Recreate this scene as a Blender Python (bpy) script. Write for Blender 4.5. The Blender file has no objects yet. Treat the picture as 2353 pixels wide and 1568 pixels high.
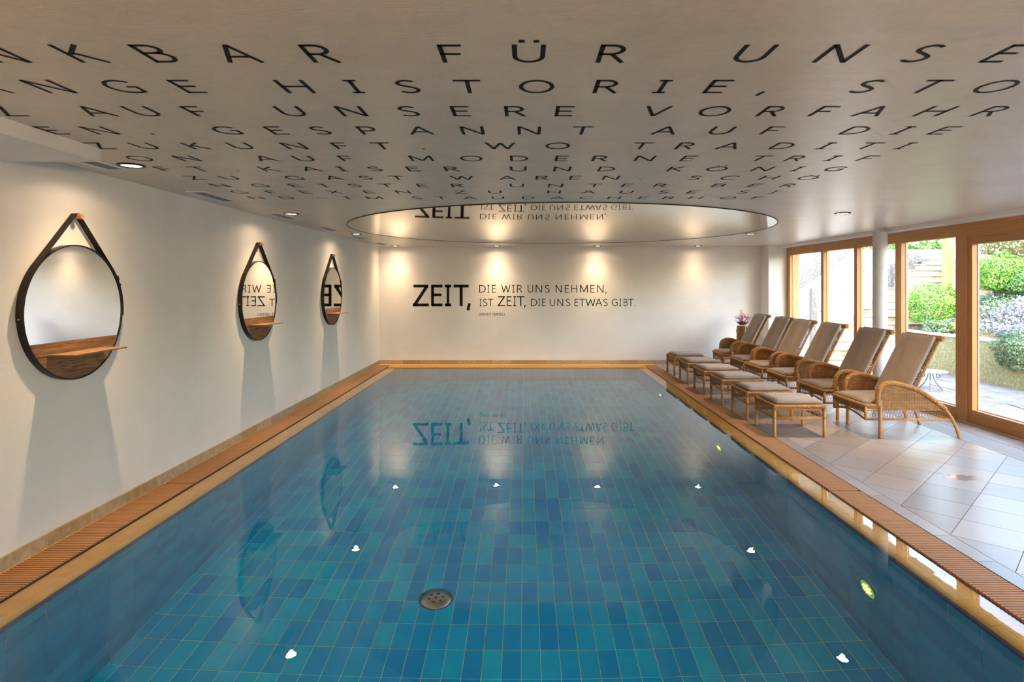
import bpy, bmesh, math, random
import numpy as np
from mathutils import Vector, Matrix
PI = math.pi
random.seed(7)
S = bpy.context.scene
COL = S.collection

# ------------------------------------------------------------------ camera, world, sun, exposure
F_PX = 1395.0
cd = bpy.data.cameras.new('camera'); cam = bpy.data.objects.new('camera', cd); COL.objects.link(cam)
cam.location = (0, 0, 1.70); cam.rotation_euler = (PI/2, 0, 0)
cd.sensor_width = 36; cd.lens = F_PX/2353*36
cd.shift_x = (1176.5-1205)/2353; cd.shift_y = -(784-654)/2353
cd.clip_start = .05; cd.clip_end = 200
S.camera = cam
S.view_settings.view_transform = 'Standard'; S.view_settings.look = 'None'
S.view_settings.gamma = 1; S.view_settings.exposure = 1.32
try: S.view_settings.use_curve_mapping = False
except Exception: pass
try:
    S.cycles.use_denoising = True
    S.cycles.max_bounces = 12; S.cycles.diffuse_bounces = 6; S.cycles.glossy_bounces = 6
    S.cycles.transmission_bounces = 8; S.cycles.transparent_max_bounces = 24
    S.cycles.sample_clamp_indirect = 6.0
except Exception: pass

SUN_DIR = Vector((0.10, -0.78, 0.62)).normalized()
W = bpy.data.worlds.new('world'); S.world = W; W.use_nodes = True
nt = W.node_tree
bg = nt.nodes['Background']
sky = nt.nodes.new('ShaderNodeTexSky'); sky.sky_type = 'NISHITA'; sky.sun_disc = False
sky.sun_elevation = math.asin(SUN_DIR.z); sky.sun_rotation = math.atan2(SUN_DIR.x, SUN_DIR.y)
sky.air_density = 1.3; sky.dust_density = 2.0
nt.links.new(sky.outputs[0], bg.inputs[0]); bg.inputs[1].default_value = 1.05
sd = bpy.data.lights.new('sun', 'SUN'); sd.energy = 2.5; sd.angle = math.radians(0.6); sd.color = (1, .96, .9)
so = bpy.data.objects.new('sun', sd); COL.objects.link(so); so.rotation_euler = SUN_DIR.to_track_quat('Z', 'Y').to_euler()
LAMP_W = 82.0
FILL_SCONCE_W = 150.0
# daylight portals in the window openings (they emit nothing; they only guide the sampling of the sky)
def portal(y0, y1, z0, z1, x):
    l = bpy.data.lights.new('window_portal', 'AREA'); l.shape = 'RECTANGLE'; l.size = y1-y0; l.size_y = z1-z0
    l.cycles.is_portal = True
    o = bpy.data.objects.new('window_portal', l); COL.objects.link(o)
    o.location = (x, (y0+y1)/2, (z0+z1)/2)
    o.rotation_euler = Matrix(((0,0,1),(1,0,0),(0,1,0))).to_euler()   # local -Z points to -X (into the room)
portal(-2.4, 12.5, .05, 2.43, 5.66)

# ------------------------------------------------------------------ helpers
def tag(o, label=None, cat=None, group=None, kind=None):
    if label: o['label'] = label
    if cat: o['category'] = cat
    if group: o['group'] = group
    if kind: o['kind'] = kind
    return o
def empty(name, loc=(0,0,0), label=None, cat=None, group=None, kind=None, rz=0):
    o = bpy.data.objects.new(name, None); COL.objects.link(o); o.location = loc; o.rotation_euler.z = rz
    o.empty_display_size = .1
    return tag(o, label, cat, group, kind)
class MB:
    def __init__(s): s.v = []; s.f = []; s.mi = []
    def add(s, vs, fs, m=0):
        n = len(s.v); s.v += [tuple(p) for p in vs]; s.f += [tuple(i+n for i in f) for f in fs]; s.mi += [m]*len(fs)
        return s
    def box(s, x0, x1, y0, y1, z0, z1, m=0):
        vs = [(x0,y0,z0),(x1,y0,z0),(x1,y1,z0),(x0,y1,z0),(x0,y0,z1),(x1,y0,z1),(x1,y1,z1),(x0,y1,z1)]
        return s.add(vs, [(0,3,2,1),(4,5,6,7),(0,1,5,4),(1,2,6,5),(2,3,7,6),(3,0,4,7)], m)
    def cbox(s, x0, x1, y0, y1, z0, z1, c=.003, m=0):
        # box with chamfered top edges
        vs = [(x0,y0,z0),(x1,y0,z0),(x1,y1,z0),(x0,y1,z0),(x0,y0,z1-c),(x1,y0,z1-c),(x1,y1,z1-c),(x0,y1,z1-c),
              (x0+c,y0+c,z1),(x1-c,y0+c,z1),(x1-c,y1-c,z1),(x0+c,y1-c,z1)]
        return s.add(vs, [(0,3,2,1),(0,1,5,4),(1,2,6,5),(2,3,7,6),(3,0,4,7),(4,5,9,8),(5,6,10,9),(6,7,11,10),(7,4,8,11),(8,9,10,11)], m)
    def prism(s, poly, z0, z1, c=0, m=0):
        n = len(poly)
        vs = [(x,y,z0) for x,y in poly]+[(x,y,z1) for x,y in poly]
        fs = [tuple(range(n-1,-1,-1)), tuple(range(n,2*n))]+[(i,(i+1)%n,n+(i+1)%n,n+i) for i in range(n)]
        return s.add(vs, fs, m)
    def tube(s, pts, r, n=6, caps=True, m=0):
        pts = [Vector(p) for p in pts]; k = len(pts)
        rs = r if isinstance(r, (list, tuple)) else [r]*k
        T = [(pts[min(i+1,k-1)]-pts[max(i-1,0)]).normalized() for i in range(k)]
        up = Vector((0,0,1)) if abs(T[0].z) < .9 else Vector((1,0,0))
        N = (up-T[0]*up.dot(T[0])).normalized()
        vs = []
        for i in range(k):
            N = (N-T[i]*N.dot(T[i]))
            N = N.normalized() if N.length > 1e-6 else Vector((0,1,0))
            B = T[i].cross(N)
            for j in range(n):
                a = 2*PI*j/n
                vs.append(pts[i]+(N*math.cos(a)+B*math.sin(a))*rs[i])
        fs = [(i*n+j, i*n+(j+1)%n, (i+1)*n+(j+1)%n, (i+1)*n+j) for i in range(k-1) for j in range(n)]
        if caps: fs += [tuple(range(n-1,-1,-1)), tuple(range((k-1)*n, k*n))]
        return s.add(vs, fs, m)
    def lathe(s, prof, c=(0,0,0), n=32, m=0):
        vs = []; k = len(prof)
        for r, z in prof:
            for j in range(n):
                a = 2*PI*j/n; vs.append((c[0]+r*math.cos(a), c[1]+r*math.sin(a), c[2]+z))
        fs = [(i*n+j, i*n+(j+1)%n, (i+1)*n+(j+1)%n, (i+1)*n+j) for i in range(k-1) for j in range(n)]
        return s.add(vs, fs, m)
    def disc(s, c, r, n=32, m=0, flip=False):
        vs = [(c[0]+r*math.cos(2*PI*j/n), c[1]+r*math.sin(2*PI*j/n), c[2]) for j in range(n)]
        return s.add(vs, [tuple(range(n)) if not flip else tuple(range(n-1,-1,-1))], m)
    def mesh(s, name, mats, smooth=False):
        me = bpy.data.meshes.new(name); me.from_pydata(s.v, [], s.f); me.update()
        if not isinstance(mats, (list, tuple)): mats = [mats]
        for x in mats: me.materials.append(x)
        if len(mats) > 1: me.polygons.foreach_set('material_index', s.mi)
        if smooth:
            me.polygons.foreach_set('use_smooth', [True]*len(me.polygons))
        return me
    def build(s, name, mats, parent=None, smooth=False, label=None, cat=None, group=None, kind=None):
        return link(name, s.mesh(name, mats, smooth), parent, label, cat, group, kind)
def link(name, me, parent=None, label=None, cat=None, group=None, kind=None, loc=None):
    o = bpy.data.objects.new(name, me); COL.objects.link(o)
    if parent is not None: o.parent = parent
    if loc is not None: o.location = loc
    return tag(o, label, cat, group, kind)
def copy_tree(o, parent=None):
    c = o.copy(); COL.objects.link(c)
    if parent is not None: c.parent = parent
    for ch in list(o.children): copy_tree(ch, c)
    return c

# ------------------------------------------------------------------ materials
def new_mat(name):
    m = bpy.data.materials.new(name); m.use_nodes = True
    t = m.node_tree; b = t.nodes['Principled BSDF']
    return m, t, b
def L(t, a, b): t.links.new(a, b)
def node(t, typ, **kw):
    n = t.nodes.new(typ)
    for k, v in kw.items():
        if k.startswith('i_'): n.inputs[int(k[2:])].default_value = v
        else: setattr(n, k, v)
    return n
def coords(t, scale=(1,1,1), obj=False, rot=(0,0,0)):
    if obj: src = node(t, 'ShaderNodeTexCoord').outputs['Object']
    else: src = node(t, 'ShaderNodeNewGeometry').outputs['Position']
    mp = node(t, 'ShaderNodeMapping'); mp.inputs['Scale'].default_value = scale; mp.inputs['Rotation'].default_value = rot
    L(t, src, mp.inputs[0]); return mp.outputs[0]
def noise(t, vec, scale, detail=4, rough=.6, dist=0):
    n = node(t, 'ShaderNodeTexNoise'); n.inputs['Scale'].default_value = scale; n.inputs['Detail'].default_value = detail
    n.inputs['Roughness'].default_value = rough; n.inputs['Distortion'].default_value = dist
    L(t, vec, n.inputs['Vector']); return n
def ramp(t, fac, stops, interp='LINEAR'):
    r = node(t, 'ShaderNodeValToRGB'); e = r.color_ramp.elements; r.color_ramp.interpolation = interp
    while len(e) < len(stops): e.new(.5)
    for x, (p, c) in zip(e, stops): x.position = p; x.color = (*c, 1) if len(c) == 3 else c
    L(t, fac, r.inputs[0]); return r.outputs[0]
def mix(t, a, b, fac, mode='MIX'):
    n = node(t, 'ShaderNodeMix', data_type='RGBA', blend_type=mode)
    for v, k in ((fac,0),(a,6),(b,7)):
        if isinstance(v, (int,float)): n.inputs[k].default_value = v
        elif isinstance(v, tuple): n.inputs[k].default_value = (*v, 1)
        else: L(t, v, n.inputs[k])
    return n.outputs[2]
def bump(t, b, h, strength=.3, dist=.002):
    n = node(t, 'ShaderNodeBump'); n.inputs['Strength'].default_value = strength; n.inputs['Distance'].default_value = dist
    L(t, h, n.inputs['Height']); L(t, n.outputs[0], b.inputs['Normal']); return n
def piece_random(t):
    a = node(t, 'ShaderNodeObjectInfo').outputs['Random']; g = node(t, 'ShaderNodeNewGeometry').outputs['Random Per Island']
    s = node(t, 'ShaderNodeMath', operation='ADD'); L(t, a, s.inputs[0]); L(t, g, s.inputs[1])
    f = node(t, 'ShaderNodeMath', operation='FRACT'); L(t, s.outputs[0], f.inputs[0]); return f.outputs[0]
def simple(name, col, rough=.5, metal=0, var=.0, vscale=8, bumpd=0, bscale=60, spec=None, emis=None, estr=0):
    m, t, b = new_mat(name)
    b.inputs['Roughness'].default_value = rough; b.inputs['Metallic'].default_value = metal
    if spec is not None: b.inputs['Specular IOR Level'].default_value = spec
    if var:
        n = noise(t, coords(t, obj=True), vscale)
        c = ramp(t, n.outputs[0], [(.3, tuple(x*(1-var) for x in col)), (.7, tuple(min(1,x*(1+var)) for x in col))])
        L(t, c, b.inputs['Base Color'])
    else: b.inputs['Base Color'].default_value = (*col, 1)
    if bumpd:
        n = noise(t, coords(t, obj=True), bscale, 3); bump(t, b, n.outputs[0], .5, bumpd)
    if emis: b.inputs['Emission Color'].default_value = (*emis, 1); b.inputs['Emission Strength'].default_value = estr
    return m

def m_plaster():
    m, t, b = new_mat('white_plaster')
    v = coords(t)
    big = noise(t, v, 1.2, 5, .6); c = ramp(t, big.outputs[0], [(.3,(.735,.73,.725)),(.7,(.82,.82,.82))])
    # fine dark straw specks
    v2 = coords(t, (1,1,.45)); sp = node(t, 'ShaderNodeTexVoronoi'); sp.inputs['Scale'].default_value = 26; L(t, v2, sp.inputs['Vector'])
    sel = node(t, 'ShaderNodeSeparateColor'); L(t, sp.outputs['Color'], sel.inputs[0])
    k = node(t, 'ShaderNodeMath', operation='MULTIPLY_ADD'); L(t, sel.outputs[0], k.inputs[0]); k.inputs[1].default_value = .35; k.inputs[2].default_value = -.20
    lt = node(t, 'ShaderNodeMath', operation='LESS_THAN'); L(t, sp.outputs['Distance'], lt.inputs[0]); L(t, k.outputs[0], lt.inputs[1])
    mu = node(t, 'ShaderNodeMath', operation='MULTIPLY'); L(t, lt.outputs[0], mu.inputs[0]); mu.inputs[1].default_value = .42
    c2 = mix(t, c, (.42,.37,.30), mu.outputs[0])
    L(t, c2, b.inputs['Base Color']); b.inputs['Roughness'].default_value = .75
    n = noise(t, v, 55, 5, .7); bump(t, b, n.outputs[0], .35, .004)
    return m
def m_ceiling():
    m, t, b = new_mat('polished_ceiling_plaster')
    v = coords(t, (1, 1.6, 1), rot=(0,0,.5)); n1 = noise(t, v, 1.6, 8, .68, .6); n2 = noise(t, coords(t, (1,1,1)), 14, 6, .7, 1.5)
    c = ramp(t, n1.outputs[0], [(.3,(.60,.525,.43)),(.5,(.65,.58,.49)),(.75,(.70,.635,.55))])
    L(t, mix(t, c, ramp(t, n2.outputs[0], [(.35,(.85,.85,.85)),(.6,(1,1,1))]), .5, 'MULTIPLY'), b.inputs['Base Color'])
    L(t, ramp(t, n1.outputs[0], [(.1,(.31,)*3),(.9,(.34,)*3)]), b.inputs['Roughness'])
    b.inputs['Specular IOR Level'].default_value = .65
    n3 = noise(t, coords(t, (1.0,3.2,1), rot=(0,0,.15)), 3.2, 9, .74, .9); bump(t, b, n3.outputs[0], .5, .009)
    return m
def m_pooltile(name, lo, mid, hi, rough=.18):
    m, t, b = new_mat(name)
    r = piece_random(t)
    c = ramp(t, r, [(0,lo),(.45,mid),(1,hi)])
    n = noise(t, coords(t), 9, 3)
    L(t, mix(t, c, ramp(t, n.outputs[0], [(.3,(.8,.84,.92)),(.65,(1,1,1))]), .6, 'MULTIPLY'), b.inputs['Base Color'])
    b.inputs['Roughness'].default_value = rough
    return m
def m_stone():
    m, t, b = new_mat('quartzite_tile')
    r = piece_random(t)
    base = ramp(t, r, [(0,(.22,.215,.22)),(.25,(.34,.30,.28)),(.5,(.39,.33,.29)),(.75,(.28,.275,.28)),(1,(.44,.40,.37))])
    v = coords(t, (1,1,1), rot=(0,0,PI/4))
    mp = node(t, 'ShaderNodeMapping'); mp.inputs['Scale'].default_value = (1.0,4.0,1); L(t, v, mp.inputs[0])
    cb = node(t, 'ShaderNodeCombineXYZ'); L(t, r, cb.inputs[0]); L(t, r, cb.inputs[1])
    sc = node(t, 'ShaderNodeVectorMath', operation='MULTIPLY_ADD'); L(t, cb.outputs[0], sc.inputs[0]); sc.inputs[1].default_value = (9,5,0); L(t, mp.outputs[0], sc.inputs[2])
    n = noise(t, sc.outputs[0], 3.5, 6, .62, .8)
    c = mix(t, base, ramp(t, n.outputs[0], [(.2,(.86,.86,.89)),(.5,(.98,.97,.96)),(.8,(1.06,1.0,.96))]), .8, 'MULTIPLY')
    L(t, c, b.inputs['Base Color'])
    n2 = noise(t, coords(t), 40, 4); bump(t, b, n2.outputs[0], .15, .002)
    b.inputs['Roughness'].default_value = .30
    return m
def m_basestone():
    m, t, b = new_mat('skirting_stone')
    r = piece_random(t)
    base = ramp(t, r, [(0,(.40,.27,.13)),(.35,(.50,.38,.22)),(.6,(.38,.33,.26)),(.8,(.55,.42,.27)),(1,(.33,.25,.16))])
    n = noise(t, coords(t, (5,5,5)), 4, 5, .7)
    L(t, mix(t, base, ramp(t, n.outputs[0], [(.3,(.65,.62,.55)),(.65,(1.1,1.08,1.05))]), .8, 'MULTIPLY'), b.inputs['Base Color'])
    b.inputs['Roughness'].default_value = .6
    return m
def m_wood(name, a, c_, scale=(1,1,1), axis='z', rough=.45, contrast=.35):
    m, t, b = new_mat(name)
    sc = {'x':(.6,9,9),'y':(9,.6,9),'z':(9,9,.6)}[axis]
    n = noise(t, coords(t, tuple(x*y for x,y in zip(sc, scale))), 3.2, 6, .6, 1.2)
    dk = tuple(x*(1-contrast) for x in a)
    L(t, ramp(t, n.outputs[0], [(.25,dk),(.5,a),(.75,c_)]), b.inputs['Base Color'])
    b.inputs['Roughness'].default_value = rough
    bump(t, b, n.outputs[0], .2, .002)
    return m
def m_fabric():
    m, t, b = new_mat('taupe_fabric')
    n = noise(t, coords(t, obj=True), 3.0, 3, .5); n2 = noise(t, coords(t, obj=True), 220, 2)
    c = ramp(t, n.outputs[0], [(.33,(.18,.145,.12)),(.45,(.255,.205,.17)),(.7,(.28,.23,.195))])
    L(t, c, b.inputs['Base Color']); b.inputs['Roughness'].default_value = .85
    b.inputs['Sheen Weight'].default_value = .25
    bump(t, b, n2.outputs[0], .3, .001)
    return m
def m_wicker(name, a, c_):
    m, t, b = new_mat(name)
    n = noise(t, coords(t, obj=True), 26, 4, .6); r = node(t, 'ShaderNodeNewGeometry').outputs['Random Per Island']
    c = ramp(t, n.outputs[0], [(.3,a),(.7,c_)])
    L(t, mix(t, c, ramp(t, r, [(0,(.72,.66,.6)),(1,(1.12,1.1,1.05))]), 1., 'MULTIPLY'), b.inputs['Base Color'])
    b.inputs['Roughness'].default_value = .42
    return m
def m_leaf(name, cols, rough=.5, trans=.25):
    m, t, b = new_mat(name)
    r = node(t, 'ShaderNodeNewGeometry').outputs['Random Per Island']
    n = len(cols)
    L(t, ramp(t, r, [(i/(n-1), c) for i, c in enumerate(cols)]), b.inputs['Base Color'])
    b.inputs['Roughness'].default_value = rough
    tr = node(t, 'ShaderNodeBsdfTranslucent'); L(t, ramp(t, r, [(i/(n-1), c) for i, c in enumerate(cols)]), tr.inputs[0])
    ms = node(t, 'ShaderNodeMixShader'); ms.inputs[0].default_value = trans
    out = t.nodes['Material Output']; L(t, b.outputs[0], ms.inputs[1]); L(t, tr.outputs[0], ms.inputs[2]); L(t, ms.outputs[0], out.inputs[0])
    return m
def m_glass():
    m, t, b = new_mat('window_glass'); t.nodes.remove(b)
    tr = node(t, 'ShaderNodeBsdfTransparent'); tr.inputs[0].default_value = (.97,.98,.98,1)
    g = node(t, 'ShaderNodeBsdfGlossy'); g.inputs['Roughness'].default_value = .0
    lw = node(t, 'ShaderNodeLayerWeight'); pw = node(t, 'ShaderNodeMath', operation='POWER'); L(t, lw.outputs['Facing'], pw.inputs[0]); pw.inputs[1].default_value = 5
    fr = node(t, 'ShaderNodeMath', operation='MULTIPLY_ADD'); L(t, pw.outputs[0], fr.inputs[0]); fr.inputs[1].default_value = .9; fr.inputs[2].default_value = .03
    ms = node(t, 'ShaderNodeMixShader'); L(t, fr.outputs[0], ms.inputs[0]); L(t, tr.outputs[0], ms.inputs[1]); L(t, g.outputs[0], ms.inputs[2])
    L(t, ms.outputs[0], t.nodes['Material Output'].inputs[0]); return m
def m_water():
    m, t, b = new_mat('pool_water')
    b.inputs['Base Color'].default_value = (.98,1,1,1); b.inputs['Transmission Weight'].default_value = 1
    b.inputs['IOR'].default_value = 1.333; b.inputs['Roughness'].default_value = 0
    n1 = noise(t, coords(t, (1,.8,1)), 1.1, 2, .5); n2 = noise(t, coords(t, (1,.5,1), rot=(0,0,.4)), 16, 2, .5, .4)
    s = node(t, 'ShaderNodeMath', operation='MULTIPLY_ADD'); L(t, n2.outputs[0], s.inputs[0]); s.inputs[1].default_value = .045; L(t, n1.outputs[0], s.inputs[2])
    bump(t, b, s.outputs[0], .5, .0055)
    return m
def m_roughcast(name, a, c_, scale=30, d=.02):
    m, t, b = new_mat(name)
    n = noise(t, coords(t), scale, 5, .75); n2 = noise(t, coords(t), 1.5, 4)
    c = ramp(t, n.outputs[0], [(.35,tuple(x*.72 for x in a)),(.5,a),(.65,c_)])
    L(t, mix(t, c, ramp(t, n2.outputs[0], [(.3,(.8,.82,.75)),(.6,(1,1,1))]), .8, 'MULTIPLY'), b.inputs['Base Color'])
    b.inputs['Roughness'].default_value = .9; bump(t, b, n.outputs[0], .8, d); return m

M = {}
M['plaster'] = m_plaster(); M['ceiling'] = m_ceiling()
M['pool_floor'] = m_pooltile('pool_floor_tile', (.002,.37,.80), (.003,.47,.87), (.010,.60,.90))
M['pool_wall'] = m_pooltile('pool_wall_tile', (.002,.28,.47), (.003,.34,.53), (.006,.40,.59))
M['navy'] = simple('navy_glazed_tile', (.03,.045,.11), .2)
M['grout'] = simple('grout', (.50,.84,.74), .8)
M['floor_grout'] = simple('floor_grout', (.20,.17,.14), .8)
M['beige'] = m_pooltile('beige_glazed_tile', (.84,.50,.13), (.87,.53,.15), (.90,.57,.18), .35)
M['beige_grout'] = simple('beige_grout', (.80,.66,.42), .8)
M['stone'] = m_stone(); M['skirt'] = m_basestone()
M['slat'] = simple('brown_grate_slat', (.36,.185,.085), .55, var=.12, vscale=5)
M['slat_grey'] = simple('stone_grey_slat', (.25,.24,.235), .6, var=.12, vscale=6)
M['dark'] = simple('dark_gutter', (.03,.02,.015), .8)
M['wood'] = m_wood('larch_wood', (.46,.225,.075), (.56,.30,.115), axis='z', contrast=.18)
M['wood_h'] = m_wood('larch_wood_rail', (.46,.225,.075), (.56,.30,.115), axis='y', contrast=.18)
M['old_wood'] = m_wood('reclaimed_wood', (.21,.11,.05), (.40,.225,.11), (2.2,2.0,2.6), 'y', .7, .8)
M['fabric'] = m_fabric()
M['cane'] = m_wicker('woven_cane', (.25,.12,.035), (.46,.25,.085))
M['cane_dark'] = m_wicker('cane_leg', (.33,.165,.05), (.50,.27,.095))
M['mirror'] = simple('mirror_glass', (.93,.93,.92), .01, 1)
M['disc'] = simple('ceiling_mirror_foil', (.50,.485,.46), .03, 1)
M['leather'] = simple('black_leather', (.016,.014,.011), .62, spec=.3, var=.2, bumpd=.0006, bscale=200)
M['black_metal'] = simple('black_metal', (.02,.02,.02), .4, .6)
M['brass'] = simple('brass_stud', (.75,.6,.35), .3, 1)
M['ink'] = simple('black_lettering', (.012,.012,.012), .6, spec=.12)
M['steel'] = simple('stainless_steel', (.55,.55,.54), .28, 1, bumpd=.0004, bscale=90)
M['alu'] = simple('aluminium', (.62,.60,.56), .35, 1)
M['vent'] = simple('vent_metal', (.74,.74,.73), .5, .0)
M['vent_slat'] = simple('vent_slat', (.34,.37,.40), .45, .2)
M['vent_dark'] = simple('vent_dark', (.06,.07,.08), .6)
M['lens'] = simple('lamp_lens', (1,1,1), .3, emis=(1,.86,.66), estr=9)
M['peg'] = m_wood('peg_wood', (.55,.25,.09), (.65,.33,.13), axis='x')
M['glass'] = m_glass(); M['water'] = m_water()
M['column'] = simple('grey_white_column', (.60,.61,.62), .6, var=.08, vscale=6, bumpd=.002, bscale=40)
M['white_wall'] = m_roughcast('white_render', (.78,.77,.76), (.84,.83,.82), 18, .004)
M['rough_grey'] = m_roughcast('grey_roughcast', (.10,.098,.10), (.21,.207,.21), 22, .03)
M['rough_yellow'] = m_roughcast('yellow_roughcast', (.40,.35,.16), (.60,.53,.28), 26, .03)
M['paving'] = m_roughcast('terrace_stone', (.17,.168,.17), (.225,.22,.22), 6, .004)
M['step'] = m_roughcast('sandstone_step', (.38,.32,.23), (.46,.40,.31), 5, .004)
M['soil'] = simple('garden_soil', (.16,.11,.06), .95, var=.4, vscale=6)
M['leaf_bright'] = m_leaf('bright_leaf', [(.05,.16,.015),(.13,.32,.03),(.24,.46,.06)])
M['leaf_mid'] = m_leaf('mid_leaf', [(.05,.14,.03),(.12,.26,.06),(.22,.34,.10)])
M['leaf_dark'] = m_leaf('dark_leaf', [(.02,.06,.02),(.05,.12,.03),(.12,.16,.07)])
M['leaf_brown'] = m_leaf('brown_green_leaf', [(.10,.13,.04),(.20,.22,.07),(.30,.20,.09)])
M['leaf_grey'] = m_leaf('grey_green_leaf', [(.08,.15,.06),(.16,.27,.13),(.28,.37,.22)])
M['petal_violet'] = m_leaf('violet_petal', [(.24,.21,.60),(.36,.32,.70),(.50,.46,.78)], trans=.3)
M['petal_pink'] = m_leaf('pink_petal', [(.55,.04,.20),(.72,.16,.36),(.85,.45,.58)], trans=.2)
M['bark'] = simple('bark', (.20,.13,.08), .9, var=.3)
M['pale_timber'] = m_wood('pale_timber', (.42,.22,.08), (.50,.29,.12), axis='z', contrast=.15)
M['white_paint'] = simple('white_paint', (.80,.81,.83), .4)
M['driftwood'] = m_wood('driftwood', (.42,.27,.13), (.62,.44,.25), axis='z', rough=.8, contrast=.55)
M['bamboo'] = simple('bamboo_stick', (.60,.42,.18), .5)
M['bowl'] = m_glass(); M['bowl'].name = 'bowl_glass'
M['blue_paint'] = simple('blue_grey_paint', (.35,.47,.60), .4)
M['iron'] = simple('wrought_iron', (.10,.10,.11), .5, .6)
M['yellow'] = simple('yellow_lantern_glass', (.75,.45,.06), .4)
M['sign'] = simple('faded_red_sign', (.75,.48,.46), .6); M['sign_white'] = simple('sign_white', (.86,.84,.82), .6)
M['pool_lamp'] = simple('pool_lamp_lens', (.3,.5,.12), .3, emis=(.25,.70,.15), estr=.18)
M['pool_lamp_y'] = simple('pool_lamp_led', (.8,.8,.3), .3, emis=(.95,.85,.2), estr=1.1)
M['concrete'] = simple('concrete', (.45,.44,.42), .8)

# ------------------------------------------------------------------ room shell
XL, XR, YB, YN, ZC = -3.094, 5.42, 12.96, -2.6, 2.508
PX0, PX1, PY0, PY1 = -2.60, 2.30, 1.0, 12.38     # pool basin
GL0, GL1 = -3.080, -2.818                         # left grate
GR0, GR1 = 2.52, 2.77                             # right grate
WZ = -.012; DEPTH = -1.43
wl = MB().box(XL-.3, XL, YN-.3, YB+.3, -1.8, 3.0).build('wall_left', M['plaster'], label='long white plaster wall carrying three round mirrors', cat='wall', kind='structure')
wb = MB().box(XL, 5.045, YB, YB+.3, -1.8, 3.0).build('wall_back', M['plaster'], label='white plaster end wall with black lettering', cat='wall', kind='structure')
MB().box(5.045, 5.62, 12.54, YB+.3, -.2, 3.0).build('wall_back_pier', M['plaster'], label='white wall pier between the end wall and the windows', cat='wall', kind='structure')
MB().box(XL, 5.62, YN-.3, YN, -1.8, 3.0).build('wall_front', M['plaster'], label='white plaster wall behind the viewpoint', cat='wall', kind='structure')
# ceiling with circular hole for the mirror disc is not needed: the disc hangs flush under it
ceil = MB().box(XL, 5.25, YN, YB, ZC, 2.9).build('ceiling', M['ceiling'], label='low polished plaster ceiling covered with black lettering', cat='ceiling', kind='structure')
MB().box(5.25, 5.9, YN, 12.54, 2.455, 2.9).build('ceiling_window_soffit', M['plaster'], label='slightly lower white ceiling strip over the windows', cat='ceiling', kind='structure')
MB().box(XL, -2.52, YN, 3.61, 2.43, 2.6).build('ceiling_box', M['plaster'], label='boxed lower part of the ceiling above the left wall', cat='ceiling', kind='structure')

# floor right
fl = MB().box(GR1, 5.62, YN, YB, -.35, -.005).build('floor', M['floor_grout'], label='stone tiled floor with diagonal square tiles', cat='floor', kind='structure')
MB().box(XL, GR1, YN, PY0-.28, -.35, -.0).build('floor_front', M['stone'], label='floor strip at the near end of the pool', cat='floor', kind='structure')
def clip(poly, x0, x1, y0, y1):
    def cl(p, f, inter):
        out = []
        for i in range(len(p)):
            a, b = p[i-1], p[i]
            if f(b):
                if not f(a): out.append(inter(a, b))
                out.append(b)
            elif f(a): out.append(inter(a, b))
        return out
    def ix(x): return lambda a, b: (x, a[1]+(b[1]-a[1])*(x-a[0])/(b[0]-a[0]))
    def iy(y): return lambda a, b: (a[0]+(b[0]-a[0])*(y-a[1])/(b[1]-a[1]), y)
    for f, i in ((lambda q: q[0] >= x0, ix(x0)), (lambda q: q[0] <= x1, ix(x1)), (lambda q: q[1] >= y0, iy(y0)), (lambda q: q[1] <= y1, iy(y1))):
        poly = cl(poly, f, i)
        if len(poly) < 3: return []
    return poly
def area(p): return abs(sum(p[i-1][0]*p[i][1]-p[i][0]*p[i-1][1] for i in range(len(p))))/2
side = .3855; g = .0022; hs = side/2-g; diag = side/math.sqrt(2)
mesh_cache = {}
for i in range(-3, 60):
    for j in range(0, 9):
        cx = 2.893+diag*j; cy = 4.668-diag*26+diag*i
        if (i+j) % 2 == 0: continue
        q = [(cx-hs*1.41421, cy), (cx, cy-hs*1.41421), (cx+hs*1.41421, cy), (cx, cy+hs*1.41421)]
        p = clip(q, 2.896, 4.788, YN, YB-.012)
        if len(p) < 3 or area(p) < .002: continue
        if len(p) == 4 and area(p) > .14:
            if 'full' not in mesh_cache: mesh_cache['full'] = MB().prism([(x-cx,y-cy) for x,y in p], -.005, 0).mesh('tile', M['stone'])
            link('tile', mesh_cache['full'], fl, loc=(cx, cy, 0))
        else:
            ax = sum(x for x,y in p)/len(p); ay = sum(y for x,y in p)/len(p)
            link('tile', MB().prism([(x-ax,y-ay) for x,y in p], -.005, 0).mesh('tile', M['stone']), fl, loc=(ax, ay, 0))
bt = MB().prism([(-.0595,-.192),(.0595,-.192),(.0595,.192),(-.0595,.192)], -.005, 0).mesh('tile', M['stone'])
bt2 = MB().prism([(-.147,-.192),(.147,-.192),(.147,.192),(-.147,.192)], -.005, 0).mesh('tile', M['stone'])
k = 0; y = 3.724-.388*16
while y < YB-.1:
    if y > YN:
        o = link('tile', bt, fl, loc=(2.8325, y+.194, 0))
        if y > 12.4: o.scale.y = .8; o.location.y = y+.16
        if y+.388 < 12.6: link('tile', bt2, fl, loc=(5.268, y+.194, 0))
    y += .388
# puddle left on a tile
pm = simple('wet_mark', (.25,.235,.22), .15)
MB().prism([(3.86+r*math.cos(a)*.15, 5.34+r*math.sin(a)*.075) for a, r in [(i*PI/16, 1+.16*math.sin(i*.9)+.12*math.sin(i*2.3)) for i in range(32)]], 0, .0008).build('water_puddle', pm, label='small wet mark on a floor tile in front of the stools', cat='puddle')

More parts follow.
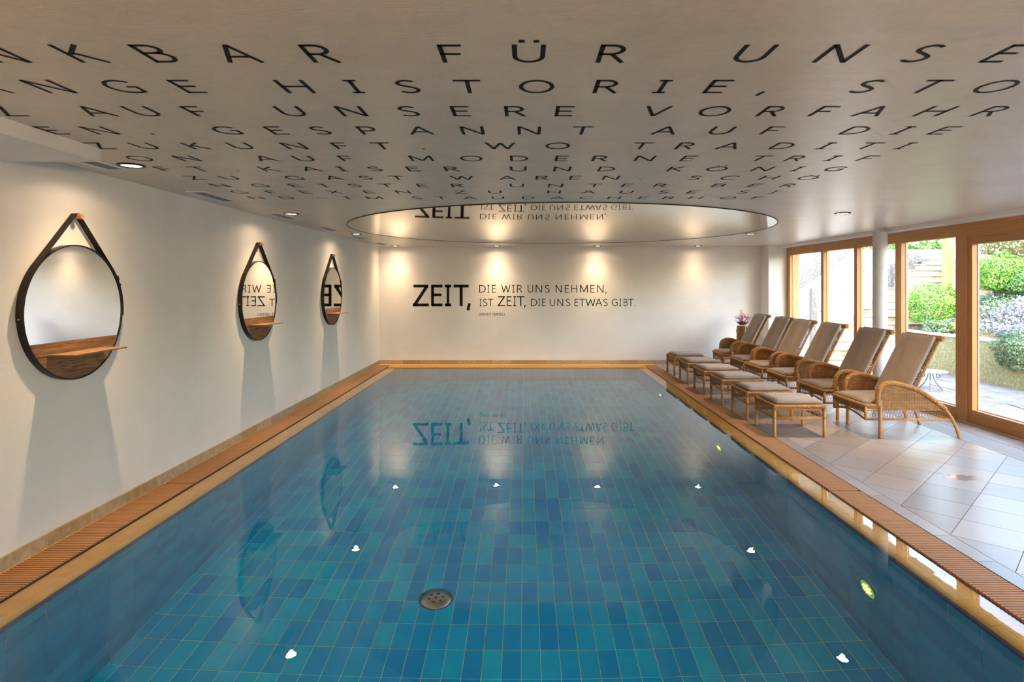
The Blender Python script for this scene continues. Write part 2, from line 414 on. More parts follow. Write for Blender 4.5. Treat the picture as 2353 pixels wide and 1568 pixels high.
# skirting tiles
sk = empty('baseboard_left', (XL,0,0), 'row of brown stone skirting tiles along the left wall', 'baseboard', kind='structure')
y = 3.93-.3855*16; tm = MB().cbox(0, .012, -.1915, .1915, 0, .088, .002).mesh('tile', M['skirt'])
while y < YB-.2:
    if y > YN: link('tile', tm, sk, loc=(0, y+.193, 0))
    y += .3855
link('tile', MB().cbox(0,.012,-.06,.06,0,.088,.002).mesh('tile', M['skirt']), sk, loc=(0, YB-.075, 0))
sb = empty('baseboard_back', (0,YB,0), 'row of brown stone skirting tiles along the end wall', 'baseboard', kind='structure')
tm = MB().cbox(-.1915, .1915, -.012, 0, 0, .083, .002).mesh('tile', M['skirt'])
link('tile', MB().cbox(-.045,.045,-.012,0,0,.083,.002).mesh('tile', M['skirt']), sb, loc=(-3.032, 0, 0))
x = -2.982
while x < 4.9:
    link('tile', tm, sb, loc=(x+.193, 0, 0)); x += .3855

# ------------------------------------------------------------------ pool basin
pf = MB().box(PX0-.2, PX1+.2, PY0-.2, PY1+.2, DEPTH-.2, DEPTH-.003).build('pool_floor', M['grout'], label='pool bottom laid with blue tiles in light grout', cat='pool floor', kind='structure')
def row_edges(lo, hi, step, phase):
    e = [lo]; k = math.ceil((lo-phase)/step+1e-6)
    while phase+k*step < hi-.02: 
        if phase+k*step > lo+.02: e.append(phase+k*step)
        k += 1
    e.append(hi); return e
G = .0028
xs = row_edges(PX0, PX1, .125, -.02); ys = row_edges(PY0, PY1, .25, 4.03)
cells = [(a, b, c, d) for a, b in zip(xs, xs[1:]) for c, d in zip(ys, ys[1:])]
def tile_px(c):    # size in the photograph falls with distance; cells behind the frame's lower edge do not show
    yc = (c[2]+c[3])/2
    return yc if yc > 3.6 and abs((c[0]+c[1])/2)/yc < .9 else 100+yc
cells.sort(key=tile_px)
std = MB().cbox(-.0625+G, .0625-G, -.125+G, .125-G, -.004, 0, .0008).mesh('tile', M['pool_floor'])
rest = MB()
for n_, (a, b, c, d) in enumerate(cells):
    if n_ < 300:
        if abs(b-a-.125) < 1e-4 and abs(d-c-.25) < 1e-4: link('tile', std, pf, loc=((a+b)/2, (c+d)/2, DEPTH))
        else: link('tile', MB().box(a-(a+b)/2+G, (b-a)/2-G, -(d-c)/2+G, (d-c)/2-G, -.004, 0).mesh('tile', M['pool_floor']), pf, loc=((a+b)/2,(c+d)/2,DEPTH))
    else: rest.box(a+G, b-G, c+G, d-G, DEPTH-.004, DEPTH)
rest.build('tile_field', M['pool_floor'], pf, kind='stuff')
ZE = -.062
def pool_wall(name, label, axis, at, sgn, lo, hi, nb):
    b = MB()
    if axis == 'x': b.box(min(at,at+sgn*.2)+ (.003 if sgn>0 else 0), max(at,at+sgn*.2)-(.003 if sgn<0 else 0), lo, hi, DEPTH-.1, ZE)
    else: b.box(lo, hi, min(at,at+sgn*.15)+(.003 if sgn>0 else 0), max(at,at+sgn*.15)-(.003 if sgn<0 else 0), DEPTH-.1, ZE)
    w = b.build(name, M['grout'], label=label, cat='pool wall', kind='structure')
    us = row_edges(lo, hi, .25, 4.05 if axis == 'x' else -.02); zs = [ZE-.125*i for i in range(12)]; zs = [z for z in zs if z > DEPTH+.01]+[DEPTH]
    cs = [(u0,u1,z1,z0) for u0,u1 in zip(us,us[1:]) for z0,z1 in zip(zs,zs[1:])]
    cs.sort(key=lambda c: (c[0]+c[1])/2 if (axis=='x' and (c[0]+c[1])/2 > 2.4) else (abs(c[0]) if axis == 'y' else 50))
    rest = MB()
    def bb(m_, u0,u1,z0,z1, cx=0, cz=0):
        t0, t1 = (at, at+sgn*.003) if sgn > 0 else (at-.003, at)
        if axis == 'x': m_.box(t0-cx*0, t1, u0+.0015, u1-.0015, z0+.0015, z1-.0015)
        else: m_.box(u0+.0015, u1-.0015, t0, t1, z0+.0015, z1-.0015)
    cache = {}
    for n_, (u0,u1,z0,z1) in enumerate(cs):
        if n_ < nb:
            key = (round(u1-u0,4), round(z1-z0,4)); uc, zc = (u0+u1)/2, (z0+z1)/2
            if key not in cache:
                q = MB(); bb(q, u0-uc, u1-uc, z0-zc, z1-zc); cache[key] = q.mesh('tile', M['pool_wall'])
            link('tile', cache[key], w, loc=(0,uc,zc) if axis == 'x' else (uc,0,zc))
        else: bb(rest, u0,u1,z0,z1)
    if rest.f: rest.build('tile_field', M['pool_wall'], w, kind='stuff')
    return w
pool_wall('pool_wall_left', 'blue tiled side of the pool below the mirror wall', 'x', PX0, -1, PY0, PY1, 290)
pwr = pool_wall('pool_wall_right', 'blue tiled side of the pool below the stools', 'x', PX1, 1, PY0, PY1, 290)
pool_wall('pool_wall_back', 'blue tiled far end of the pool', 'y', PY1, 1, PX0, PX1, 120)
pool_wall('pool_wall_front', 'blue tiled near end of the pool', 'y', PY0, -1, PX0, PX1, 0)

# overflow lips: cross section pieces (distance from the basin face, height)
lipA = [(.098,-.020),(.215,-.020),(.215,-.035),(.098,-.035)]
lipB = [(.033,-.046),(.040,-.036),(.055,-.027),(.075,-.0215),(.096,-.020),(.096,-.05),(.033,-.06)]
lipC = [(0,-.064),(.002,-.056),(.010,-.050),(.031,-.048),(.031,-.064)]
def extr(prof, l0, l1, axis, sgn):
    n = len(prof); vs = []
    for l in (l0, l1):
        for d, z in prof:
            vs.append((sgn*d, l, z) if axis == 'x' else (l, sgn*d, z))
    return MB().add(vs, [tuple(range(n)), tuple(range(2*n-1, n-1, -1))]+[(i,(i+1)%n,n+(i+1)%n,n+i) for i in range(n)])
def lip(name, label, axis, at, sgn, lo, hi, depth):
    base = MB()
    if axis == 'x': base.box(min(at,at+sgn*depth), max(at,at+sgn*depth), lo, hi, -.30, -.040) if False else None
    prof = [(0.001,-.066),(depth,-.022-.0005),(depth,-.3),(0.001,-.3)]
    e = extr([(.001,-.0665),(.032,-.0500),(.045,-.0345),(.097,-.0225),(depth-.001,-.0225),(depth-.001,-.3),(.001,-.3)], lo, hi, axis, sgn)
    w = e.build(name, M['beige_grout'], label=label, cat='pool edge', kind='structure'); w.location = (at,0,0) if axis == 'x' else (0,at,0)
    us = row_edges(lo, hi, .25, 4.05 if axis == 'x' else -.02); cache = {}
    pA = [(d if d < .2 else depth-.001, z) for d, z in lipA]
    for u0, u1 in zip(us, us[1:]):
        uc = (u0+u1)/2; h = (u1-u0)/2-.0012; key = round(h,4)
        if key not in cache:
            cache[key] = [extr(pA,-h,h,axis,sgn).mesh('lip_tile', M['beige']), extr(lipB,-h,h,axis,sgn).mesh('grip_tile', M['beige']), extr(lipC,-h,h,axis,sgn).mesh('edge_tile', M['navy'])]
        for me, nm in zip(cache[key], ('lip_tile','grip_tile','edge_tile')):
            link(nm, me, w, loc=(0,uc,0) if axis == 'x' else (uc,0,0))
    return w
lip('pool_edge_left', 'yellow beige tiled overflow lip beside the left grate', 'x', PX0, -1, PY0, PY1, PX0-GL1)
lip('pool_edge_right', 'yellow beige tiled overflow lip beside the right grate', 'x', PX1, 1, PY0, PY1, GR0-PX1)
lip('pool_edge_back', 'yellow beige tiled overflow lip at the far pool end', 'y', PY1, 1, GL1, GR0, .17)
lip('pool_edge_front', 'yellow beige tiled overflow lip at the near pool end', 'y', PY0, -1, GL1, GR0, .215)
MB().add([(GL1,PY0-.215,WZ),(GR0,PY0-.215,WZ),(GR0,PY1+.17,WZ),(GL1,PY1+.17,WZ)], [(0,1,2,3)]).build('water_surface', M['water'], label='still clear pool water brimming over the tiled lip', cat='water', kind='structure')

# slatted grates
def grate(name, label, x0, x1, ylo, yhi, pitch, mat, nb=300, w=.6, joints=()):
    r = empty(name, (0,0,0), label, 'grate')
    MB().box(x0, x1, ylo, yhi, -.16, -.10).box(x0-.004,x0+.001,ylo,yhi,-.16,-.016).box(x1-.001,x1+.004,ylo,yhi,-.16,-.006).build('gutter', M['dark'], r)
    sm = MB().cbox(x0+.004, x1-.004, -pitch*w/2, pitch*w/2, -.028, 0, .002).mesh('slat', mat)
    rest = MB(); y = ylo+pitch; k = 0; lst = []
    while y < yhi:
        if not any(abs(y-j) < pitch*.6 for j in joints): lst.append(y)
        y += pitch
    lst.sort(key=lambda v: v if v > 2.4 else 100-v)
    for k, y in enumerate(lst):
        if k < nb: link('slat', sm, r, loc=(0,y,0))
        else: rest.cbox(x0+.004, x1-.004, y-pitch*w/2, y+pitch*w/2, -.028, 0, .002)
    if rest.f: rest.build('slat_run', mat, r, kind='stuff')
    q = MB()
    for fx in (.2, .5, .8): q.box(x0+(x1-x0)*fx-.004, x0+(x1-x0)*fx+.004, ylo, yhi, -.024, -.010)
    q.build('cross_bar', mat, r)
    return r
grate('overflow_grate', 'brown slatted overflow grate between mirror wall and pool', GL0, GL1, PY0-.2, 12.83, .026, M['slat'], joints=(5.2,7.9,10.6))
grate('overflow_grate', 'brown slatted overflow grate between pool and lounger floor', GR0, GR1, PY0-.2, 12.83, .026, M['slat'], joints=(5.02,7.7,10.4))
grate('convector_grille', 'long grey floor grille in front of the wooden windows', 4.792, 5.118, 0.5, 12.4, .024, M['slat_grey'], w=.80)
MB().box(4.792,5.118,YN,.5,-.02,0).box(4.792,5.118,12.4,12.54,-.02,0).build('floor_strip', M['stone'], label='stone infill at both ends of the floor grille', cat='floor', kind='structure')
# ceramic slotted grate at far end
bgz = empty('end_grate', (0,0,0), 'beige slotted grate under the lettered end wall', 'grate')
MB().box(GL1, GR0+.02, 12.55, 12.86, -.16, -.10).build('gutter', M['dark'], bgz)
q = MB().box(GL1, GR0, 12.55, 12.585, -.03, 0).box(GL1, GR0, 12.80, 12.86, -.03, 0)
x = GL1+.011
while x < GR0: q.box(x-.0065, x+.0065, 12.585, 12.80, -.03, 0); x += .022
q.build('slat_run', M['beige'], bgz, kind='stuff')
MB().box(XL, GR1, 12.86, YB, -.2, 0).box(XL, GL0, PY0-.28, 12.86, -.2, 0).box(GL0, GL1, 12.832, 12.86, -.2, 0).build('floor_back_strip', M['beige'], label='narrow beige tiled strip under the end wall', cat='floor', kind='structure')

# drain and pool lamps
dr = empty('floor_drain', (-.665, 4.556, DEPTH), 'round steel drain cover on the pool bottom', 'drain')
q = MB().lathe([(.127,0),(.127,.006),(.118,.016),(.06,.020),(.0001,.021)], n=40); q.build('cover', M['steel'], dr, smooth=True)
for a, r_ in [(0,0)]+[(i*PI/3+.3,.052) for i in range(6)]:
    MB().disc((r_*math.cos(a), r_*math.sin(a), .0212), .011, 16).build('hole', M['dark'], dr)
for i in range(6):
    a = i*PI/3+.8; MB().lathe([(.005,.017),(.004,.0205),(.0001,.021)], (.09*math.cos(a), .09*math.sin(a), -.001), 10).build('screw', M['steel'], dr)
for y, lab in ((4.06,'round underwater lamp nearest in the right pool side'),(7.15,'round underwater lamp in the middle of the right pool side'),(10.24,'round underwater lamp farthest along the right pool side')):
    e = empty('pool_lamp', (PX1, y, -.8), lab, 'lamp', 'underwater lamps'); e.rotation_euler.y = -PI/2
    MB().lathe([(.135,0),(.135,.008),(.095,.014),(.09,.006)], n=32).build('ring', M['steel'], e, smooth=True)
    MB().lathe([(.09,.004),(.05,.010),(.0001,.012)], n=32).build('lens', M['pool_lamp'], e, smooth=True)
    q = MB()
    for a in range(-3,4):
        for b_ in range(-3,4):
            if a*a+b_*b_ < 10: q.lathe([(.006,.008),(.004,.015),(.0001,.016)], (a*.018, b_*.018, 0), 6)
    q.build('led', M['pool_lamp_y'], e)

# ------------------------------------------------------------------ ceiling disc
R = 2.975; cxd, cyd = .497, 8.925
q = MB(); n = 128; rings = 24
vs = []; fs = []
for i in range(rings+1):
    r_ = R*i/rings; z = ZC-.006-.040*(1-(r_/R)**2)
    if i == 0: vs.append((0,0,z)); continue
    for j in range(n): vs.append((r_*math.cos(2*PI*j/n), r_*math.sin(2*PI*j/n), z))
for j in range(n): fs.append((0, 1+(j+1)%n, 1+j))
for i in range(1, rings):
    a = 1+(i-1)*n; b = 1+i*n
    for j in range(n): fs.append((a+j, a+(j+1)%n, b+(j+1)%n, b+j))
de = empty('ceiling_mirror', (cxd,cyd,0), 'large round dark mirror set into the ceiling over the pool', 'mirror')
q.add(vs, fs).build('mirror_panel', M['disc'], de, smooth=True)
MB().lathe([(R-.002,ZC),(R-.002,ZC-.009),(R+.012,ZC-.009),(R+.012,ZC)], n=128).build('rim', M['black_metal'], de, smooth=False)

# ------------------------------------------------------------------ lettering
def arc(cx, cy, rx, ry, a0, a1, n=14):
    return [(cx+rx*math.cos(math.radians(a0+(a1-a0)*i/n)), cy+ry*math.sin(math.radians(a0+(a1-a0)*i/n))) for i in range(n+1)]
T = .052   # half stroke
def glyph(c):
    t = T
    def S_(w):
        return [arc(w/2+.01, .735, w/2-t-.01, .213, 38, 200, 12)+arc(w/2, .5, w/2-.15, .06, 200, 200, 1)[:0]+[(w*.27,.60),(w*.5,.52),(w*.75,.43)]+arc(w/2-.005, .262, w/2-t, .21, 30, -145, 14)]
    if c == 'A': w=.78; return w, [[(.03,0),(w/2-.015,1-t)],[(w-.03,0),(w/2+.015,1-t)],[(.17,.34),(w-.17,.34)],[(w/2-.05,1-t),(w/2+.05,1-t)]]
    if c == 'B': w=.64; return w, [[(t+.03,0),(t+.03,1)],[(t,1-t),(.33,1-t)]+arc(.33,.745,.21,.205,90,-90,10)+[(t,.54)],[(.33,.54)]+arc(.34,.295,.245,.245,90,-90,10)+[(t,t)]]
    if c == 'C': w=.72; return w, [arc(.44,.5,.39,.45,42,318,22)]
    if c == 'D': w=.76; return w, [[(t+.03,0),(t+.03,1)],[(t,1-t),(.28,1-t)]+arc(.28,.5,.41,.448,90,-90,18)+[(t,t)]]
    if c == 'E': w=.54; return w, [[(t+.03,0),(t+.03,1)],[(t,1-t),(w,1-t)],[(t,.53),(w-.05,.53)],[(t,t),(w,t)]]
    if c == 'F': w=.52; return w, [[(t+.03,0),(t+.03,1)],[(t,1-t),(w,1-t)],[(t,.50),(w-.05,.50)]]
    if c == 'G': w=.80; return w, [arc(.45,.5,.40,.45,45,270,20)+[(.6,.06),(.735,.12),(.735,.49),(.5,.49)]]
    if c == 'H': w=.76; return w, [[(t+.02,0),(t+.02,1)],[(w-t-.02,0),(w-t-.02,1)],[(t,.52),(w-t,.52)]]
    if c == 'I': w=.40; return w, [[(w/2,0),(w/2,1)],[(.04,1-t),(w-.04,1-t)],[(.04,t),(w-.04,t)]]
    if c == 'K': w=.66; return w, [[(t+.02,0),(t+.02,1)],[(w-.08,1),(.12,.47)],[(.22,.56),(w-.02,0)]]
    if c == 'L': w=.50; return w, [[(t+.02,0),(t+.02,1)],[(t,t),(w,t)]]
    if c == 'M': w=.94; return w, [[(t+.02,0),(t+.04,1)],[(t+.04,1),(w/2,.10)],[(w/2,.10),(w-t-.04,1)],[(w-t-.02,0),(w-t-.04,1)]]
    if c == 'N': w=.78; return w, [[(t+.02,0),(t+.02,1)],[(t+.03,.98),(w-t-.03,.02)],[(w-t-.02,0),(w-t-.02,1)]]
    if c == 'O': w=.88; return w, [arc(.44,.5,.385,.45,0,360,30)]
    if c == 'Ö': w=.88; return w, [arc(.44,.5,.385,.45,0,360,30),[(.22,1.17),(.34,1.17)],[(.54,1.17),(.66,1.17)]]
    if c == 'P': w=.60; return w, [[(t+.03,0),(t+.03,1)],[(t,1-t),(.30,1-t)]+arc(.30,.70,.23,.25,90,-90,12)+[(t,.45)]]
    if c == 'R': w=.64; return w, [[(t+.03,0),(t+.03,1)],[(t,1-t),(.30,1-t)]+arc(.30,.72,.23,.23,90,-90,12)+[(t,.49)],[(.33,.47),(w-.03,0)]]
    if c == 'S': w=.56; return w, [arc(w/2+.01,.745,w/2-t-.01,.205,35,205,12)+[(w*.30,.585),(w*.52,.515),(w*.76,.42)]+arc(w/2-.01,.262,w/2-t+.01,.21,25,-148,14)]
    if c == 'T': w=.66; return w, [[(w/2,0),(w/2,1)],[(0,1-t),(w,1-t)]]
    if c == 'U': w=.74; return w, [[(t+.02,1),(t+.02,.40)]+arc(w/2,.36,w/2-t-.02,.31,180,360,16)+[(w-t-.02,.40),(w-t-.02,1)]]
    if c == 'Ü': w=.74; return w, glyph('U')[1]+[[(.16,1.17),(.28,1.17)],[(w-.28,1.17),(w-.16,1.17)]]
    if c == 'V': w=.72; return w, [[(.04,1),(w/2,.03)],[(w-.04,1),(w/2,.03)]]
    if c == 'W': w=1.08; return w, [[(.05,1),(.29,.03)],[(.29,.03),(w/2,.93)],[(w/2,.93),(w-.29,.03)],[(w-.29,.03),(w-.05,1)]]
    if c == 'X': w=.68; return w, [[(.05,1),(w-.05,0)],[(w-.05,1),(.05,0)]]
    if c == 'Z': w=.66; return w, [[(.03,1-t),(w-.02,1-t)],[(w-.07,.96),(.07,.04)],[(.0,t),(w,t)]]
    if c == ',': w=.20; return w, [[(.14,.13),(.06,-.20)]]
    if c == '.': w=.20; return w, [[(.04,.06),(.16,.06)]]
    if c == '-': w=.62; return w, [[(0,.40),(w,.40)]]
    if c == '(': w=.28; return w, [arc(.30,.45,.22,.62,125,235,12)]
    if c == ')': w=.28; return w, [arc(-.02,.45,.22,.62,55,-55,12)]
    return .3, []
def ribbon(pts, hw):
    k = len(pts); V = [Vector(p) for p in pts]; out = []
    closed = (V[0]-V[-1]).length < 1e-6 and k > 3
    for i in range(k):
        if closed: a = V[i]-V[i-1 if i else k-2]; b = V[i+1 if i < k-1 else 1]-V[i]
        else: a = V[i]-V[max(i-1,0)]; b = V[min(i+1,k-1)]-V[i]
        if a.length < 1e-9: a = b
        if b.length < 1e-9: b = a
        a = a.normalized(); b = b.normalized(); na = Vector((-a.y,a.x)); nb_ = Vector((-b.y,b.x)); m_ = (na+nb_)
        m_ = m_.normalized() if m_.length > 1e-6 else na
        d = max(.45, m_.dot(na)); out.append((V[i]+m_*hw/d, V[i]-m_*hw/d))
    return out
def add_letter(mb, c, place, bold=1.0):
    """place(u, v) -> 3D point; u from the letter's centre, v up from the baseline, in cap heights"""
    w, strokes = glyph(c)
    for s in strokes:
        rb = ribbon(s, T*bold*(1.35 if len(s) == 2 and abs(s[0][1]-s[1][1]) < 1e-6 and s[0][1] > 1.1 else 1))
        vs = []
        for a, b in rb: vs += [place(a.x-w/2, a.y), place(b.x-w/2, b.y)]
        mb.add(vs, [(2*i, 2*i+1, 2*i+3, 2*i+2) for i in range(len(rb)-1)])
ROWS = [
 [('D',-455),('A',-195),('N',-8),('K',182.5),('B',357),('A',542),('R',734),('F',1035.6),('Ü',1215),('R',1406),('U',1731),('N',1930),('S',2120),('E',2312),('R',2500),('E',2690)],
 [('L',-200),('A',-40),('N',113),('G',281),('E',430),('H',678),('I',813.6),('S',937),('T',1076),('O',1233),('R',1393),('I',1522),('E',1648),(',',1748),('S',1992),('T',2133),('O',2289),('L',2440)],
 [('Z',10),('A',215.6),('U',328.5),('F',451),('U',669.5),('N',808),('S',939),('E',1057),('R',1183),('E',1295.7),('V',1508),('O',1642.6),('R',1773),('F',1891.5),('A',2007),('H',2149),('R',2278)],
 [('E',118),('N',229.7),('.',353),('G',520.6),('E',634.4),('S',736),('P',845),('A',965.4),('N',1085.7),('N',1216),('T',1338),('A',1529.5),('U',1657.7),('F',1773),('D',1968),('I',2074),('E',2168)],
 [('Z',228),('U',333.5),('K',450),('U',554),('N',676),('F',782),('T',877.6),('.',974),('W',1150),('O',1281.6),('T',1474),('R',1575),('A',1677),('D',1799.5),('I',1898),('T',1994.6),('I',2079)],
 [('O',321),('N',430),('A',609),('U',698.6),('F',795),('M',968),('O',1083),('D',1192.6),('E',1289.7),('R',1378.7),('N',1481.7),('E',1581),('T',1745.7),('R',1827.7),('I',1913),('F',1992)],
 [('F',376),('T',457.4),('.',548),('K',617),('A',713),('I',785),('S',861.6),('E',948),('R',1037),('U',1191),('N',1292),('D',1393.7),('K',1553),('Ö',1647.7),('N',1752),('I',1832.7),('G',1919)],
 [('Z',446),('U',527.6),('G',676),('A',765.8),('S',840.5),('T',912.7),('W',1062),('A',1166),('R',1245.4),('E',1320.8),('N',1403.8),('.',1470),('S',1597),('C',1675),('H',1767),('Ö',1857)],
 [('N',505.5),('G',597),('E',678),('I',745),('S',815),('T',887.7),('E',970),('R',1050.6),('U',1187.6),('N',1276.6),('T',1366),('E',1440.5),('R',1517),('B',1651.7),('E',1733),('R',1811)],
 [('G',549),('F',623.4),('E',701),('X',767.3),('E',847.5),('N',926),('Z',1058),('U',1137.4),('H',1273),('A',1352),('U',1439),('S',1526),('E',1591),('S',1709),('I',1779)],
 [('N',589),('D',659.5),('-',738.7),('I',798),('M',860),('S',958),('T',1014),('A',1079),('U',1144.4),('D',1214),('A',1280.6),('C',1346),('H',1411.3),('E',1477.7),('R',1536),('H',1598.4),('O',1672.8),('F',1739)],
]
CAP = .165
for r_, row in enumerate(ROWS):
    yt = 2.042+.353*r_; ybl = yt+CAP; k_ = (yt+CAP/2)/F_PX
    q = MB()
    for ch, px in row:
        cx_ = (px-1205)*(k_ if ch not in ',.' else ybl/F_PX)
        z_ = 2.429 if (cx_ < -2.56 and ybl < 3.61) else ZC-.001
        add_letter(q, ch, lambda u, v: (cx_+u*CAP, ybl-v*CAP, z_))
    q.build('lettering', M['ink'], ceil)
def wall_pt(px, py): return ((px-1205)*YB/F_PX, 1.70-(py-654)*YB/F_PX)
def wall_text(items, ytop, ybase, bold, label):
    q = MB(); s = .255
    for ch, a, b in items:
        x0, zt = wall_pt(900+a*s, 620+ytop*s); x1, zb = wall_pt(900+b*s, 620+ybase*s)
        cap = zt-zb; w = glyph(ch)[0]
        sx = (x1-x0)/w if ch not in '.,' else cap
        cx_ = (x0+x1)/2
        add_letter(q, ch, lambda u, v: (cx_+u*sx, YB-.0012, zb+v*cap), bold)
    q.build('lettering', M['ink'], wb, label=label)
wall_text([('Z',190,335),('E',352,458),('I',472,542),('T',558,694),(',',676,712)], 138, 328, 1.28, 'large black word ZEIT on the end wall')
wall_text([('D',786,850),('I',860,884),('E',902,938),('W',988,1070),('I',1083,1110),('R',1126,1176),('U',1224,1277),('N',1296,1357),('S',1380,1424),('N',1476,1534),('E',1558,1598),('H',1618,1672),('M',1695,1770),('E',1788,1828),('N',1850,1910),(',',1922,1940)], 138, 207, .92, 'upper line of small black lettering on the end wall')
wall_text([('I',790,814),('S',823,862),('T',865,917),('D',1253,1312),('I',1317,1340),('E',1353,1387),('U',1423,1474),('N',1491,1547),('S',1568,1610),('E',1646,1682),('T',1688,1744),('W',1746,1837),('A',1836,1896),('S',1906,1947),('G',1983,2037),('I',2048,2072),('B',2088,2127),('T',2128,2182),('.',2185,2200)], 262, 329, .92, 'middle line of small black lettering on the end wall')
wall_text([('Z',953,1023),('E',1034,1080),('I',1093,1125),('T',1128,1197),(',',1190,1210)], 240, 328, 1.0, 'second black word ZEIT on the end wall')
sm_ = '(ERNST FERSEL)'; tot = sum(glyph(c)[0]*.9+.10 for c in sm_)-.10; u_ = (1020-788)/tot; it = []; x_ = 788
for c in sm_:
    w_ = glyph(c)[0]*.9*u_
    if c != ' ': it.append((c, x_, x_+w_))
    x_ += w_+.10*u_
wall_text(it, 392, 414, 1.1, 'tiny black name in brackets below the lettering')

# ------------------------------------------------------------------ downlights and vents
def downlight(x, y, label, power=1.0):
    e = empty('downlight', (x, y, ZC), label, 'lamp', 'recessed ceiling spotlights')
    link('ring', dl_ring, e); link('lens', dl_lens, e)
    l = bpy.data.lights.new('spot_bulb', 'SPOT'); l.energy = LAMP_W*power; l.color = (1,.67,.38); l.spot_size = math.radians(160); l.spot_blend = .3; l.shadow_soft_size = .03
    l.use_nodes = True; t = l.node_tree; em = t.nodes['Emission']                 # reflector beam: intensity falls with the angle from the axis
    tc = node(t, 'ShaderNodeNewGeometry'); sp = node(t, 'ShaderNodeSeparateXYZ'); L(t, tc.outputs['Incoming'], sp.inputs[0])
    ab = node(t, 'ShaderNodeMath', operation='ABSOLUTE'); L(t, sp.outputs[2], ab.inputs[0])
    pw = node(t, 'ShaderNodeMath', operation='POWER'); L(t, ab.outputs[0], pw.inputs[0]); pw.inputs[1].default_value = 7
    ad = node(t, 'ShaderNodeMath', operation='ADD'); L(t, pw.outputs[0], ad.inputs[0]); ad.inputs[1].default_value = .035; L(t, ad.outputs[0], em.inputs['Strength'])
    o = bpy.data.objects.new('spot_bulb', l); COL.objects.link(o); o.parent = e; o.location = (0,0,-.022)
dl_ring = MB().lathe([(.087,0),(.084,-.007),(.068,-.009),(.063,-.003),(.063,0)], n=32).mesh('ring', M['black_metal'], True)
dl_lens = MB().disc((0,0,-.003), .063, 32, flip=True).mesh('lens', M['lens'])
for x, y, lab, p in (
    (-2.66,4.11,'lit ceiling spotlight above the largest and nearest mirror',1),(-2.66,6.92,'ceiling spotlight above the middle mirror',1),(-2.68,9.68,'ceiling spotlight above the farthest mirror',1),
    (-2.695,12.66,'ceiling spotlight in the far left corner of the room',.7),(-.58,12.66,'ceiling spotlight above the small lettering of the end wall',.8),(1.53,12.66,'ceiling spotlight right of the lettering on the end wall',.65),
    (3.62,12.66,'ceiling spotlight over the flower bowl corner',.35),(3.6,9.65,'ceiling spotlight above the middle of the lounger row',1.0),(3.6,6.87,'ceiling spotlight above the nearest stool and lounger',1.15),
    (3.6,4.1,'ceiling spotlight over the empty floor beside the pool',.8),(-2.66,1.3,'added unseen fill spotlight at the near end of the mirror wall',1),(3.6,1.3,'added unseen fill spotlight at the near end of the window side',.8)):  # the last two spotlights, at the near end, are added as unseen fill
    downlight(x, y, lab, p)
for x, lab in ((-1.2,'added warm fill lamp in sconce form, unseen behind the viewpoint, pool side'),(2.6,'added warm fill lamp in sconce form, unseen behind the viewpoint, window side')):
    e = empty('fill_sconce', (x, YN, 1.75), lab, 'lamp')  # both sconces are added, out of view, to warm the near ceiling
    MB().lathe([(.0001,0),(.05,0),(.08,.06),(.085,.16),(.080,.16),(.075,.065),(.0001,.01)], (0,.12,0), 24).build('shade', M['brass'], e, smooth=True)
    MB().tube([(0,0,.03),(0,.12,.03)], .012, 8).build('bracket', M['brass'], e)
    l = bpy.data.lights.new('fill_sconce_bulb', 'POINT'); l.energy = FILL_SCONCE_W; l.color = (1,.68,.38); l.shadow_soft_size = .05
    o = bpy.data.objects.new('fill_sconce_bulb', l); COL.objects.link(o); o.parent = e; o.location = (0,.12,.17)
vq = MB().box(-.085,.085,-.31,-.285,-.006,0).box(-.085,.085,.285,.31,-.006,0).box(-.085,-.055,-.285,.285,-.006,0).box(.055,.085,-.285,.285,-.006,0).mesh('frame', M['vent'])
vb = MB().box(-.055,.055,-.285,.285,-.0015,0).mesh('backing', M['vent_dark'])
vs_ = MB().box(-.0022,.0022,-.285,.285,-.0055,-.0016).mesh('louvre', M['vent_slat'])
for i, lab in enumerate(('first ceiling air vent beside the boxed ceiling part','second ceiling air vent from the front along the mirror wall','ceiling air vent beside the spotlight of the middle mirror','fourth ceiling air vent, short of the farthest mirror','fifth ceiling air vent, beyond the farthest mirror','last ceiling air vent, close to the end wall')):
    e = empty('air_vent', (-2.85, 3.95+1.62*i, ZC), lab, 'vent', 'ceiling air vents')
    link('frame', vq, e); link('backing', vb, e)
    for k in range(7): link('louvre', vs_, e, loc=(-.043+.0155*k, 0, 0))
# pale mark of the ventilation rail by the wall is left out

